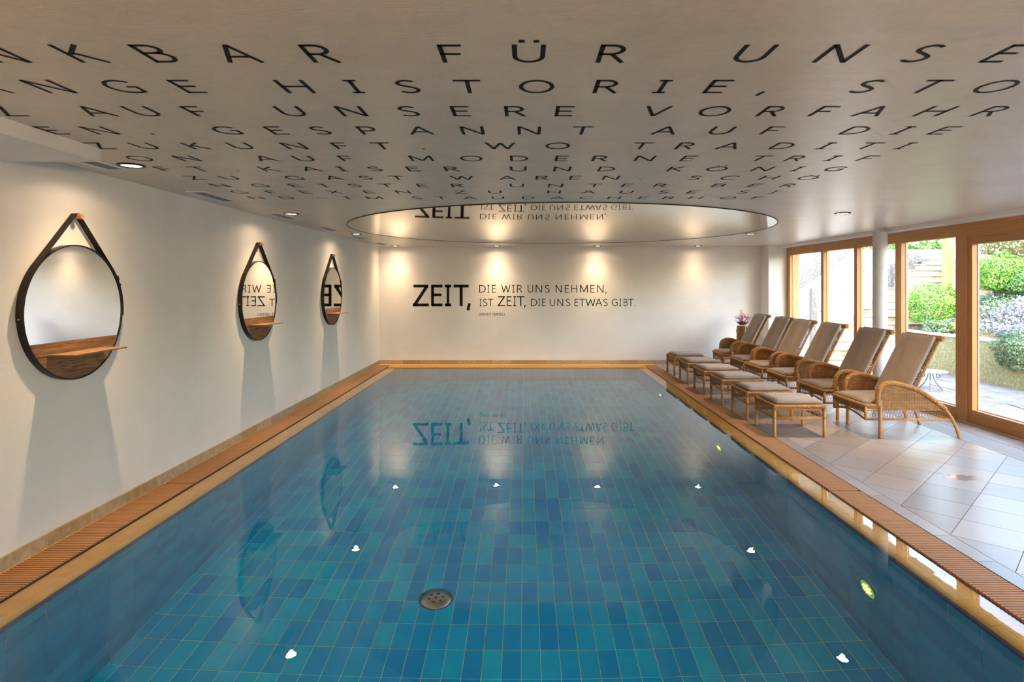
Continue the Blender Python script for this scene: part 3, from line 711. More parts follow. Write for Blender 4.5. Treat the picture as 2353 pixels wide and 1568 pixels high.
# ------------------------------------------------------------------ round mirrors
def make_mirror(yc, label):
    Rm = .452; dp = .045; zc = 1.512
    e = empty('wall_mirror', (XL, yc, zc), label, 'mirror', 'round mirrors on the left wall')
    N = 96
    def ring_pts(r, x): return [(x, r*math.sin(2*PI*j/N), r*math.cos(2*PI*j/N)) for j in range(N)]
    # rim: hollow band
    vs = ring_pts(Rm+.006, 0)+ring_pts(Rm+.006, dp)+ring_pts(Rm-.002, dp)+ring_pts(Rm-.002, dp-.008)
    fs = []
    for a in range(3):
        for j in range(N): fs.append((a*N+j, a*N+(j+1)%N, (a+1)*N+(j+1)%N, (a+1)*N+j))
    MB().add(vs, fs).build('rim', M['black_metal'], e, smooth=False)
    zw = -.189                                     # chord where the wooden part starts
    ang = math.acos(zw/(Rm-.002))
    def seg(x, a0, a1, n): return [(x, (Rm-.002)*math.sin(a0+(a1-a0)*i/n), (Rm-.002)*math.cos(a0+(a1-a0)*i/n)) for i in range(n+1)]
    p = seg(dp-.006, -ang, ang, 60); MB().add(p, [tuple(range(len(p)))]).build('glass', M['mirror'], e)
    # wooden segment: two boards
    zb = -.275; a2 = math.acos(zb/(Rm-.002))
    def board(a0, a1, x1):
        l = seg(0, a0, a1, 10); r = [(x,-y,z) for x,y,z in reversed(l)]
        poly = l+r; n = len(poly)
        return MB().add([(.005,y,z) for x,y,z in poly]+[(x1,y,z) for x,y,z in poly], [tuple(range(n-1,-1,-1)), tuple(range(n,2*n))]+[(i,(i+1)%n,n+(i+1)%n,n+i) for i in range(n)])
    board(ang+.004, a2-.003, dp-.004).build('board', M['old_wood'], e)
    board(a2+.003, PI-.01, dp-.006).build('board', M['old_wood'], e)
    MB().cbox(dp-.01, dp+.165, -.262, .258, -.273, -.264, .001).build('shelf', M['old_wood'], e)
    # strap: from the left of the rim up over the peg and down the right
    zp = .652; ta = math.acos((Rm+.012)/zp)
    path = []
    for i in range(25): a = -(PI/2+.10)+(PI/2+.10-ta)*i/24; path.append(((Rm+.011)*math.sin(a), (Rm+.011)*math.cos(a)))
    for i in range(1, 9): a = -PI/2+.45+(PI-.9)*(i-1)/7-PI*0; path.append((.020*math.sin(a*.9), zp+.020*math.cos(a*.9)))
    for i in range(25): a = ta+(PI/2+.10-ta)*i/24; path.append(((Rm+.011)*math.sin(a), (Rm+.011)*math.cos(a)))
    q = MB(); rb = ribbon(path, .0022); n = len(rb); vs = []
    for a, b in rb: vs += [(.004,a.x,a.y),(.048,a.x,a.y),(.048,b.x,b.y),(.004,b.x,b.y)]
    fs = [(4*i+k, 4*i+(k+1)%4, 4*i+4+(k+1)%4, 4*i+4+k) for i in range(n-1) for k in range(4)]
    st = q.add(vs, fs).build('strap', M['leather'], e)
    # rivets and buckle
    rv = MB()
    for f in (.25,.5,.75):
        y_ = (Rm*math.sin(ta))*(1-f)+.02*f; z_ = (Rm*math.cos(ta)+.01)*(1-f)+zp*f
        rv.box(.022,.030,y_+.006,y_+.010,z_-.004,z_+.004)
    for s_ in (-1,1): rv.box(.020,.028,s_*(Rm+.013)-.003,s_*(Rm+.013)+.003,-.03,-.022)
    rv.build('rivet', M['brass'], st)
    bk = MB().box(.0,.052,-.004,.010,-.012,.022)
    bo = bk.build('buckle', M['leather'], st); a = 1.05
    bo.location = (0,(Rm+.010)*math.sin(a),(Rm+.010)*math.cos(a)); bo.rotation_euler.x = -(a-PI/2)
    bk = MB().box(.003,.050,-.004,.007,-.03,-.014); bo = bk.build('buckle', M['leather'], st); bo.location = (0,(Rm+.010)*math.sin(a+.06),(Rm+.010)*math.cos(a+.06)); bo.rotation_euler.x = -(a-PI/2)
    MB().tube([(0,0,zp),(.075,0,zp)], .0175, 20).build('peg', M['peg'], e, smooth=False)
make_mirror(4.15, 'round leather-strapped mirror nearest the viewer, reflecting only white wall')
make_mirror(7.01, 'middle round mirror, reflecting reversed small lettering of the end wall')
make_mirror(9.69, 'farthest round mirror, reflecting only two large reversed letters')

# ------------------------------------------------------------------ window wall
XF0, XF1 = 5.42, 5.52       # frame depth
wh = MB().box(XF0, XF1+.04, -2.6, 12.54, 2.38, 2.455).build('trim_window_head', M['wood_h'], label='long larch head beam along the tops of the windows', cat='trim', kind='structure')
def post(y0, y1, x0=XF0, z0=.0, z1=2.38, label='larch window post', name='trim_window_post'):
    o = MB().box(x0, XF1, y0, y1, z0, z1).build(name, M['wood'], label=label, cat='trim', kind='structure'); return o
def window(n, y0, y1, ztop, zbot, label, st=.05, x0=XF0, name='window_%d', cat='window', railbot=.04, railtop=2.38, x1=XF1):
    """frame from y0 to y1; st = stile width; glass between"""
    e = empty(name % n, (0,0,0), label, cat, kind='structure')
    MB().box(x0, x1, y0, y0+st, railbot, railtop).build('stile', M['wood'], e)
    MB().box(x0, x1, y1-st, y1, railbot, railtop).build('stile', M['wood'], e)
    MB().box(x0, x1, y0+st, y1-st, ztop, railtop).build('rail', M['wood_h'], e)
    MB().box(x0, x1, y0+st, y1-st, railbot, zbot).build('rail', M['wood_h'], e)
    xg = x0+.078
    b = .010
    MB().box(xg-.012, xg-.002, y0+st, y0+st+b, zbot, ztop).box(xg-.012, xg-.002, y1-st-b, y1-st, zbot, ztop).box(xg-.012,xg-.002,y0+st,y1-st,zbot,zbot+b).build('glazing_bead', M['alu'], e)
    MB().box(xg, xg+.006, y0+st, y1-st, zbot, ztop).build('pane', M['glass'], e)
    return e
# far jamb lining
MB().box(XF0, XF1+.1, 12.44, 12.54, 0, 2.38).build('trim_window_jamb', M['wood'], label='larch window jamb at the far white pier', cat='trim', kind='structure')
window(1, 11.05, 12.44, 2.30, .17, 'narrow fixed window next to the far white pier', .045)
window(2, 9.94, 11.05, 2.30, .17, 'narrow fixed window, second from the far white pier', .045)
window(3, 8.83, 9.94, 2.30, .17, 'narrow fixed window behind the round column', .045)
window(4, 7.56, 8.80, 2.30, .16, 'wide fixed window looking onto the clipped bush', .07)
post(8.80, 8.83, XF0+.005)
post(7.44, 7.56, XF0-.005)
d1 = window(1, 5.70, 7.44, 2.19, .175, 'wide glazed sliding door looking onto violet flowers', .075, XF0+.012, 'door_%d', 'door', .045, 2.27)
MB().tube([(XF0+.012,5.735,1.0),(XF0-.03,5.735,1.0),(XF0-.03,5.735,1.22),(XF0+.012,5.735,1.22)], .008, 8).build('door_handle', M['alu'], d1)
MB().box(XF0, XF1, 4.0, 7.44, 2.27, 2.38).build('trim_door_head', M['wood_h'], label='larch rail above the sliding door', cat='trim', kind='structure')
window(5, 4.0, 5.70, 2.19, .175, 'wide fixed window beside the sliding door', .075, railtop=2.27)
for i in range(3):
    window(6+i, 4.0-1.6*(i+1), 4.0-1.6*i, 2.30, .16, ['window outside the picture near the viewpoint','window outside the picture beside the viewpoint','window outside the picture behind the viewpoint'][i], .07)
post(-2.6, -.8, label='larch panel behind the viewpoint')
tr = empty('trim_door_track', (0,0,0), 'aluminium sliding door track on the floor', 'track', kind='structure')
MB().box(5.405, 5.62, -2.6, 12.54, -.02, .006).build('sill_plate', M['alu'], tr)
MB().box(5.412, 5.420, .5, 7.6, .006, .018).build('track_rail', M['alu'], tr); MB().box(5.43, 5.52, -2.6, 12.44, .006, .045).build('sill_rail', M['wood_h'], tr)
# column
co = MB().lathe([(.096,0),(.096,2.456)], (5.15, 8.79, 0), 40).build('column', M['column'], smooth=True, label='round grey white column standing before the windows', cat='column', kind='structure')

# ------------------------------------------------------------------ wicker furniture
def rope(mb, pts, R, r, pitch, strands=3, n=5, step=.008, flat=1.0):
    P = [Vector(p) for p in pts]
    d = [0]
    for a, b in zip(P, P[1:]): d.append(d[-1]+(b-a).length)
    tot = d[-1]; K = max(4, int(tot/step)); xs = np.linspace(0, tot, K+1)
    arr = np.array([[p.x,p.y,p.z] for p in P]); C = np.stack([np.interp(xs, d, arr[:,i]) for i in range(3)], 1)
    Cs = [Vector(c) for c in C]
    for s in range(strands):
        out = []; N = None
        for i, c in enumerate(Cs):
            t = (Cs[min(i+1,K)]-Cs[max(i-1,0)]).normalized()
            if N is None:
                up = Vector((0,1,0)) if abs(t.y) < .8 else Vector((0,0,1)); N = (up-t*up.dot(t)).normalized()
            N = (N-t*N.dot(t)).normalized(); B = t.cross(N)
            a = 2*PI*(xs[i]/pitch+s/strands)
            out.append(c+N*math.cos(a)*R+B*math.sin(a)*R*flat)
        mb.tube(out, r, n)
def smooth_path(pts, n=6):
    P = [Vector(p) for p in pts]; out = []
    for i in range(len(P)-1):
        p0, p1, p2, p3 = P[max(i-1,0)], P[i], P[i+1], P[min(i+2,len(P)-1)]
        for k in range(n):
            t = k/n
            out.append(.5*((2*p1)+(-p0+p2)*t+(2*p0-5*p1+4*p2-p3)*t*t+(-p0+3*p1-3*p2+p3)*t**3))
    out.append(P[-1]); return out
def weave(mb, O, U, V, u0, u1, v0, top, du=.028, dv=.0092, amp=.0052, r=.0047, rs=.0045, inside=None, stakes=True):
    """woven panel: stakes along V every du, weavers along U every dv. top(u) gives the upper limit."""
    O, U, V = Vector(O), Vector(U).normalized(), Vector(V).normalized(); Nn = U.cross(V)
    nu = max(2, round((u1-u0)/du)); us = [u0+(u1-u0)*i/nu for i in range(nu+1)]
    if stakes:
        for u in us[1:-1]:
            if top(u) > v0+.01: mb.tube([O+U*u+V*v0, O+U*u+V*top(u)], rs, 4, False)
    vmax = max(top(u) for u in us); v = v0; k = 0
    while v < vmax:
        run = []
        for i, u in enumerate(us):
            if top(u) > v+.002: run.append(O+U*u+V*v+Nn*(amp if (i+k) % 2 else -amp))
            else:
                if len(run) > 1: mb.tube(run, r, 4, False)
                run = []
        if len(run) > 1: mb.tube(run, r, 4, False)
        v += dv; k += 1
def lattice(mb, O, U, V, u0, u1, v0f, v1, du=.04, r=.0022):
    O, U, V = Vector(O), Vector(U).normalized(), Vector(V).normalized()
    n = round((u1-u0)/du)
    for i in range(-1, n+1):
        for s in (1, -1):
            a = u0+(i+(0 if s > 0 else 1))*du; b = a+s*du
            pa, pb = max(u0,min(u1,a)), max(u0,min(u1,b))
            if abs(pa-pb) < 1e-6: continue
            va = v0f(pa); h = v1-va
            f0 = abs(pa-a)/du; f1 = 1-abs(pb-b)/du
            mb.tube([O+U*pa+V*(va+h*f0)+U.cross(V)*.002*s, O+U*pb+V*(va+h*f1)+U.cross(V)*.002*s], r, 4, False)
def cushion_mesh(name, L_, W_, H_, sag=0.0, bev=.018):
    bm = bmesh.new(); bmesh.ops.create_cube(bm, size=1)
    bmesh.ops.scale(bm, vec=(L_, W_, H_), verts=bm.verts)
    bmesh.ops.subdivide_edges(bm, edges=[e for e in bm.edges if abs((e.verts[0].co-e.verts[1].co).z) < 1e-6], cuts=9, use_grid_fill=True)
    for v in bm.verts:
        fx, fy = abs(v.co.x)/(L_/2), abs(v.co.y)/(W_/2)
        puff = (1-fx**4)*(1-fy**4)
        if v.co.z > 0: v.co.z += .008*puff-sag*(1-fx**2)*(1-fy**2)
        ed = min(1, (max(fx,fy)-.86)/.14) if max(fx,fy) > .86 else 0
        v.co.z *= 1-.42*ed*ed
    me = bpy.data.meshes.new(name); bm.to_mesh(me); bm.free()
    me.materials.append(M['fabric']); me.polygons.foreach_set('use_smooth', [True]*len(me.polygons)); return me

ARM = [(-.030,.365),(-.030,.45),(-.018,.528),(.020,.583),(.100,.610),(.19,.602),(.275,.580),(.36,.553),(.445,.517),(.53,.462),(.61,.405),(.70,.332),(.715,.315)]
CW = .68
def make_chair():
    root = empty('wicker_lounger')
    a = smooth_path([(x,0,z) for x, z in ARM], 4)
    ax = np.array([p.x for p in a]); az = np.array([p.z for p in a])
    i0 = int(np.argmin(np.abs(az-.605)))
    asc = [(p.x,p.z) for p in a if p.x <= .1]; 
    def top(u):
        best = None
        if u < .0: return .53 if u > -.02 else .37
        xs_ = [x for x in ax[ax >= .0]]; zs_ = [z for x, z in zip(ax, az) if x >= .0]
        return float(np.interp(u, xs_, zs_))-.012
    lat_top = .31
    # arm braid (both sides)
    for sy, nm in ((0,'arm'),(CW,'arm')):
        q = MB(); rope(q, [(p.x, sy, p.z) for p in a], .0165, .0120, .10, 5, 6, .009, 1.0); q.tube([(p.x,sy,p.z) for p in a], .014, 6)
        q.build('arm', M['cane'], root, smooth=True)
        q = MB(); weave(q, (0,sy,0), (1,0,0), (0,0,1), -.015, .715, lat_top, top)
        # seat side strip in front of the leg
        weave(q, (0,sy,0), (1,0,0), (0,0,1), -.165, -.02, .325, lambda u: .352)
        q.build('side_weave', M['cane'], root, smooth=True)
        q = MB(); lattice(q, (0,sy,0), (1,0,0), (0,0,1), -.165, .765, lambda u: .208, lat_top, .032)
        q.build('lattice', M['cane'], root)
        q = MB().tube([(-.165,sy,.205),(.785,sy,.200)], .0085, 8); q.tube([(-.165,sy,.217),(.775,sy,.212)], .004, 6)
        q.tube([(-.165,sy,lat_top),(.72,sy,lat_top)], .005, 6); q.build('side_rail', M['cane_dark'], root, smooth=True)
        # legs
        MB().tube([(0,sy,0),(0,sy,.03),(0,sy,.20),(-.004,sy,.42)], [.021,.0195,.019,.018], 12).build('leg', M['cane_dark'], root, smooth=True)
        MB().tube(smooth_path([(.69,sy,.345),(.742,sy,.285),(.79,sy,.215),(.84,sy,.11),(.875,sy,0)],4), .0175, 12).build('leg', M['cane_dark'], root, smooth=True)
        MB().tube([(-.165,sy,.20),(-.165,sy,.36)], .013, 10).build('front_post', M['cane_dark'], root, smooth=True)
        q = MB(); rope(q, [(-.175,sy,.362),(.0,sy,.362)], .011, .010, .05, 3, 6); q.build('seat_braid', M['cane'], root, smooth=True)
    # front
    q = MB(); rope(q, [(-.172,-.005,.362),(-.172,CW+.005,.362)], .012, .011, .055, 3, 6); q.build('seat_braid', M['cane'], root, smooth=True)
    arch = lambda u: .205+.05*math.sin(PI*max(0,min(1,u/CW)))
    q = MB(); weave(q, (-.165,0,0), (0,1,0), (0,0,1), .01, CW-.01, .285, lambda u: .352); q.build('front_weave', M['cane'], root, smooth=True)
    q = MB(); lattice(q, (-.165,0,0), (0,1,0), (0,0,1), .01, CW-.01, arch, .285, .032); q.build('lattice', M['cane'], root)
    MB().tube([(-.165,CW*i/16,arch(CW*i/16)) for i in range(17)], .010, 8).build('front_rail', M['cane_dark'], root, smooth=True)
    MB().tube([(.785,0,.20),(.785,CW,.20)], .009, 8).build('rear_rail', M['cane_dark'], root, smooth=True)
    # seat platform
    q = MB(); weave(q, (0,0,.352), (0,1,0), (1,0,0), .02, CW-.02, -.155, lambda u: .36, .04, .022, .003, .008, .005); q.build('seat_base', M['cane'], root, smooth=True)
    # backrest: frame in a leaning plane
    B0 = Vector((.335,0,.37)); B1 = Vector((.700,0,1.095)); D = (B1-B0).normalized()
    for sy in (.055, CW-.055):
        q = MB(); q.tube([B0+Vector((0,sy,0)), B1+Vector((0,sy,0))], .014, 8); rope(q, [B0+D*.1+Vector((0,sy,0)), B1+Vector((0,sy,0))], .009, .0075, .03, 3, 5, .006)
        q.build('back_post', M['cane'], root, smooth=True)
    q = MB(); rope(q, [B1+Vector((.012,.03,.0)), B1+Vector((.012,CW-.03,.0))], .020, .0125, .05, 6, 6, .006); q.tube([B1+Vector((.012,.026,0)), B1+Vector((.012,CW-.026,0))], .026, 12)
    q.build('top_roll', M['cane'], root, smooth=True)
    Lb = (B1-B0).length
    q = MB(); weave(q, B0, (0,1,0), D, .06, CW-.06, .02, lambda u: Lb-.01, .045, .016, .003, .006, .005); q.build('back_weave', M['cane'], root, smooth=True)
    # cushions
    s = link('seat_cushion', cushion_mesh('seat_cushion', .56, CW-.075, .058, .004), root); s.location = (.105, CW/2, .396)
    s.rotation_euler.y = math.radians(-1.0)
    b = link('back_cushion', cushion_mesh('back_cushion', .795, CW-.12, .056), root)
    c = (B0+B1)/2+Vector((0,CW/2,0))+Vector((-D.z,0,D.x))*.060+D*(-.0)
    b.location = c; b.rotation_euler = (0, -math.atan2(D.z, D.x), 0)
    return root
CH = [(6.70,.0),(7.62,.3),(8.72,-.6),(9.62,.6),(10.42,-.8),(11.46,-1.5)]
chl = ['wicker lounger nearest the viewer, standing before the wide fixed window','second wicker lounger from the viewer, in front of the round column','third wicker lounger from the viewer, with a dark stain on its back cushion','fourth wicker lounger from the viewer, before the narrow far windows','fifth wicker lounger from the viewer, with the far window jamb behind it','wicker lounger farthest from the viewer, next to the driftwood stand']
base_chair = make_chair()
for i, (y, a) in enumerate(CH):
    o = base_chair if i == 0 else copy_tree(base_chair)
    o.location = (3.935, y+.01, 0); o.rotation_euler.z = math.radians(a)
    tag(o, chl[i], 'lounger', 'wicker loungers in a row')
def make_stool():
    root = empty('wicker_stool'); w = .555; d = .53
    cs = [(0,0),(w,0),(w,d),(0,d)]
    for x, y in cs: 
        MB().tube([(x,y,0),(x,y,.025),(x,y,.33)], [.0205,.0185,.0185], 12).build('leg', M['cane_dark'], root, smooth=True)
    q = MB()
    for x, y in cs:
        for z in (.205,.216,.30,.312,.322): q.tube([(x+.021*math.cos(t),y+.021*math.sin(t),z) for t in np.linspace(0,2*PI,13)], .0042, 4, False)
    q.build('leg_binding', M['cane'], root, smooth=True)
    rim = MB(); wv = MB(); lt = MB(); rl = MB()
    for (x0,y0),(x1,y1) in zip(cs, cs[1:]+cs[:1]):
        U = Vector((x1-x0,y1-y0,0)); l = U.length; U.normalize()
        n_ = Vector((U.y,-U.x,0))*.004
        rope(rim, [Vector((x0,y0,.342))-U*.012, Vector((x1,y1,.342))+U*.012], .0115, .0105, .05, 4, 6, .008)
        weave(wv, (x0,y0,0), U, (0,0,1), .018, l-.018, .300, lambda u: .332)
        lattice(lt, (x0,y0,0), U, (0,0,1), .018, l-.018, lambda u: .218, .300, .034)
        rl.tube([(x0,y0,.205), (x1,y1,.205)], .0095, 8); rl.tube([Vector((x0,y0,.221))+n_, Vector((x1,y1,.221))+n_], .0055, 6)
        rl.tube([(x0,y0,.300),(x1,y1,.300)], .005, 6)
    rim.build('rim_braid', M['cane'], root, smooth=True); wv.build('side_weave', M['cane'], root, smooth=True)
    lt.build('lattice', M['cane'], root); rl.build('rail', M['cane_dark'], root, smooth=True)
    q = MB(); weave(q, (0,0,.335), (0,1,0), (1,0,0), .02, d-.02, .02, lambda u: w-.02, .05, .03, .003, .01, .006); q.build('seat_base', M['cane'], root, smooth=True)
    s = link('seat_cushion', cushion_mesh('seat_cushion', .525, .485, .05, -.002), root); s.location = (w/2+.008, d/2, .379)
    return root
stl = ['wicker footstool nearest the viewer with taupe cushion','second wicker footstool from the viewer','third wicker footstool from the viewer','fourth wicker footstool from the viewer','fifth wicker footstool from the viewer','wicker footstool farthest from the viewer, close to the end wall']
base_stool = make_stool()
for i, y in enumerate((6.77, 7.60, 8.56, 9.42, 10.36, 11.29)):
    o = base_stool if i == 0 else copy_tree(base_stool)
    o.location = (2.79, y, 0); o.rotation_euler.z = math.radians((0,.3,-.5,.4,-.4,.6)[i]); tag(o, stl[i], 'stool', 'wicker footstools in a row')

# ------------------------------------------------------------------ driftwood stand with orchids
ds = empty('driftwood_stand', (4.42,12.30,0), 'gnarled driftwood stand in the far corner by the last lounger', 'stand')
rng = random.Random(3)
q = MB()
for i in range(11):
    a = 2*PI*i/11+rng.uniform(-.2,.2); r0 = rng.uniform(.11,.17); r1 = rng.uniform(.07,.11); a1 = a+rng.uniform(-.7,.7)
    pts = [(r0*math.cos(a), r0*math.sin(a), 0), (r0*.95*math.cos(a+.1)+rng.uniform(-.02,.02), r0*.95*math.sin(a+.1), .28), (r1*1.1*math.cos(a1)+rng.uniform(-.02,.02), r1*1.1*math.sin(a1), .58), (r1*math.cos(a1), r1*math.sin(a1), .86)]
    p = smooth_path(pts, 5); q.tube(p, [rng.uniform(.024,.042) for _ in p], 8)
q.build('trunk', M['driftwood'], ds, smooth=True)
MB().lathe([(.0001,.83),(.095,.835),(.10,.85),(.09,.862),(.0001,.866)], n=20).build('top', M['driftwood'], ds, smooth=True)
bw = empty('flower_bowl', (4.42,12.30,.868), 'glass bowl of pink orchids with three upright bamboo sticks', 'flower bowl')
MB().lathe([(.0001,0),(.06,.004),(.115,.05),(.14,.10),(.137,.10),(.112,.053),(.058,.009),(.0001,.006)], n=32).build('bowl', M['bowl'], bw, smooth=True)
MB().lathe([(.0001,.012),(.055,.014),(.10,.05),(.112,.075),(.0001,.085)], n=20).build('filling', M['bark'], bw, smooth=True)
for x, y, h, tx in ((-.055,-.02,.29,0),(-.01,.01,.29,0),(.10,.0,.29,.02)):
    q = MB().tube([(x,y,.05),(x+tx,y,h+.03)], .0085, 8)
    for z in (.14,.24): q.tube([(x+tx*z/h,y,z-.003),(x+tx*z/h,y,z+.003)], .0105, 8)
    q.build('bamboo_stick', M['bamboo'], bw, smooth=True)
rng = random.Random(5)
for i in range(15):
    a = rng.uniform(0,2*PI); r_ = rng.uniform(.01,.12); z = .11+.085*(1-r_/.13)+rng.uniform(0,.03); q = MB()
    c = Vector((r_*math.cos(a), r_*math.sin(a), z)); nrm = (Vector((math.cos(a)*.6, math.sin(a)*.6-.6, .6))).normalized()
    u = nrm.orthogonal().normalized(); v = nrm.cross(u)
    for k in range(6):
        t = 2*PI*k/6+rng.random(); d_ = u*math.cos(t)+v*math.sin(t); s_ = nrm.cross(d_)
        q.add([c, c+d_*.026+s_*.015+nrm*.012, c+d_*.055+nrm*.014, c+d_*.026-s_*.015+nrm*.012], [(0,1,2,3)])
    q.build('blossom', M['petal_pink'], bw)
q = MB()
for i in range(16):
    a = rng.uniform(0,2*PI); r_ = rng.uniform(.13,.2); q.tube(smooth_path([(.03*math.cos(a),.03*math.sin(a),.07),(.10*math.cos(a),.10*math.sin(a),.14),(r_*math.cos(a),r_*math.sin(a),.12+rng.uniform(-.03,.10))],4), .0028, 4)
q.build('stem', M['leaf_mid'], bw)

# ------------------------------------------------------------------ outdoors
ter = MB().box(5.62, 8.1, -3, 16.9, -.3, -.035).box(8.1,12.5,13.2,17,-.3,-.035).build('terrace', M['concrete'], label='paved terrace outside the windows', cat='terrace', kind='structure')
rng = random.Random(11); NX, NY = 4, 30
gx = [5.63+i*(8.09-5.63)/NX for i in range(NX+1)]; gy = [-2.9+i*.64 for i in range(NY+1)]
P = [[(gx[i]+(rng.uniform(-.13,.13) if 0 < i < NX else 0), gy[j]+rng.uniform(-.14,.14)) for i in range(NX+1)] for j in range(NY+1)]
for j in range(NY):
    for i in range(NX):
        p = [P[j][i], P[j][i+1], P[j+1][i+1], P[j+1][i]]; ax = sum(v[0] for v in p)/4; ay = sum(v[1] for v in p)/4
        if ay > 16.4: continue
        link('paving_stone', MB().prism([((x-ax)*.975, (y-ay)*.975) for x, y in p], -.035, -.02+rng.uniform(-.003,.003)).mesh('paving_stone', M['paving']), ter, loc=(ax, ay, 0))
gw = MB().box(8.10, 8.32, -3, 13.2, -.3, .70).build('wall_garden', M['rough_yellow'], label='low yellowish roughcast retaining wall of the garden bed', cat='wall', kind='structure')
MB().box(8.09, 8.34, -3, 13.22, .70, .735).build('wall_garden_coping', M['concrete'], label='flat coping on the garden retaining wall', cat='wall', kind='structure')
def bank_z(x, y): return float(np.interp(x, [8.3,8.6,9.0,9.6,10.5,12,16], [.70,.82,1.22,1.45,1.65,2.0,2.6]))*(1 if y < 12.3 else 1)-(0 if y < 12.0 else min(.5,(y-12.0)*.4)*(1 if x < 9.4 else .3))
vs = []; fs = []; X_ = np.linspace(8.3, 16, 24); Y_ = np.linspace(-3, 16, 40)
for y in Y_:
    for x in X_: vs.append((x, y, bank_z(x, y)+random.uniform(-.03,.03)))
for j in range(39):
    for i in range(23):
        if Y_[j+1] > 13.1 and X_[i] < 11.6: continue
        a = j*24+i; fs.append((a, a+1, a+25, a+24))
bank = MB().add(vs, fs).build('terrain_bank', M['soil'], label='planted earth bank rising behind the retaining wall', cat='ground', kind='structure')
MB().box(11.5, 30, -20, 40, -.5, -.2).box(5.62,30,17,40,-.5,-.2).box(5.62,30,-25,-3,-.5,-.2).build('terrain_ground', M['leaf_mid'], label='ground beyond the garden', cat='ground', kind='structure')

def leafmesh(name, pts, size, mat, seed=0, up=.3):
    """pts: list of (pos, outward normal)"""
    rg = np.random.default_rng(seed); n = len(pts)
    C = np.array([p for p, _ in pts]); Nn = np.array([q for _, q in pts])
    d = rg.normal(size=(n,3)); d /= np.linalg.norm(d, axis=1)[:,None]
    nn = Nn*.9+d*.8+np.array([0,0,up]); nn /= np.linalg.norm(nn, axis=1)[:,None]
    u = np.cross(nn, rg.normal(size=(n,3))); u /= np.linalg.norm(u, axis=1)[:,None]; v = np.cross(nn, u)
    s = size*rg.uniform(.6,1.3,size=(n,1))
    V = np.stack([C-u*s, C+v*s*.5, C+u*s, C-v*s*.5], 1).reshape(-1,3)
    me = bpy.data.meshes.new(name); me.from_pydata(V.tolist(), [], [(4*i,4*i+1,4*i+2,4*i+3) for i in range(n)]); me.materials.append(mat); return me
def blob_pts(c, r, n, seed, rough=.25, boxy=2.0, inner=.35):
    rg = np.random.default_rng(seed); out = []
    ph = rg.uniform(0, 6.28, 6)
    for _ in range(n):
        d = rg.normal(size=3); d /= np.linalg.norm(d)
        e = np.sign(d)*np.abs(d)**(2/boxy); e /= (np.sum(np.abs(d)**boxy))**(1/boxy)/1 if False else 1
        k = 1+rough*.5*(math.sin(5*d[0]+ph[0])*math.sin(6*d[1]+ph[1])+math.sin(7*d[2]+ph[2])*.7)
        t = 1-inner*rg.random()**2
        m_ = (np.abs(d)**boxy).sum()**(-1/boxy)
        p = np.array(c)+np.array(r)*d*m_*k*t
        out.append((p, d))
    return out
def bush(name, label, cat, c, r, n, size, mat, seed, stems=0, ground=None, boxy=2.0, group=None):
    e = empty(name, (c[0],c[1],ground if ground is not None else c[2]-r[2]), label, cat, group)
    pts = blob_pts((0,0,c[2]-e.location.z), r, n, seed, boxy=boxy)
    link('foliage', leafmesh('foliage', pts, size, mat, seed), e, kind='stuff')
    core = MB(); core.lathe([(.0001,-r[2]*.7),(r[0]*.55,-r[2]*.45),(r[0]*.7,0),(r[0]*.5,r[2]*.5),(.0001,r[2]*.7)], (0,0,c[2]-e.location.z), 12)
    rg = random.Random(seed)
    st = MB()
    for i in range(max(stems,4)):
        a = 2*PI*i/max(stems,4); st.tube([(.05*math.cos(a), .05*math.sin(a), -.05), (r[0]*.5*math.cos(a), r[1]*.5*math.sin(a), c[2]-e.location.z-.1*r[2]), (r[0]*.75*math.cos(a+.3), r[1]*.7*math.sin(a+.3), c[2]-e.location.z+r[2]*.5)], [.018,.012,.004], 6)
    st.build('stem', M['bark'], e, smooth=True)
    return e
bush('clipped_bush', 'clipped bright green bush seen through the wide fixed window', 'bush', (8.50,12.6,1.31), (.53,.42,.36), 7000, .026, M['leaf_bright'], 1, 9, .75, boxy=3.5)
bush('round_bush', 'round bright green bush behind the violet flowers', 'bush', (9.55,12.15,1.93), (.48,.42,.42), 6500, .026, M['leaf_bright'], 2, 5, 1.4)
bush('juniper_bush', 'low grey green juniper under the clipped bush', 'bush', (8.72,12.35,.86), (.55,.40,.17), 5000, .024, M['leaf_grey'], 3, 4, .62)
bush('trailing_shrub', 'green shrub trailing over the retaining wall outside the sliding door', 'shrub', (8.20,9.95,.60), (.28,.62,.34), 7000, .022, M['leaf_grey'], 4, 4, .6)
bush('dark_shrub', 'dark green shrub on the right of the round bush', 'shrub', (9.9,11.75,1.72), (.55,.5,.32), 4500, .028, M['leaf_mid'], 5, 4, 1.4)
bush('dark_shrub', 'very dark shrub above the violet flowers by the picture edge', 'shrub', (9.75,11.3,1.62), (.35,.4,.22), 2500, .028, M['leaf_dark'], 15, 4, 1.4)
bush('conifer', 'loose brownish green conifer at the top of the garden', 'conifer', (11.5,13.35,2.75), (1.25,1.15,.85), 11000, .04, M['leaf_brown'], 6, 6, 1.7)
bush('conifer', 'second conifer, darker green, right of the brownish one', 'conifer', (12.6,11.2,3.0), (1.2,1.1,1.0), 9000, .04, M['leaf_mid'], 16, 6, 1.7)
bush('tree', 'leafy tree above the white stair parapet', 'tree', (12.6,19.6,3.6), (2.0,1.2,1.3), 9000, .06, M['leaf_mid'], 7, 5, .0)
bush('shade_tree', 'loose garden tree outside the picture shading the terrace', 'tree', (8.9,2.6,5.2), (1.7,2.4,1.0), 3800, .075, M['leaf_mid'], 8, 6, .75)
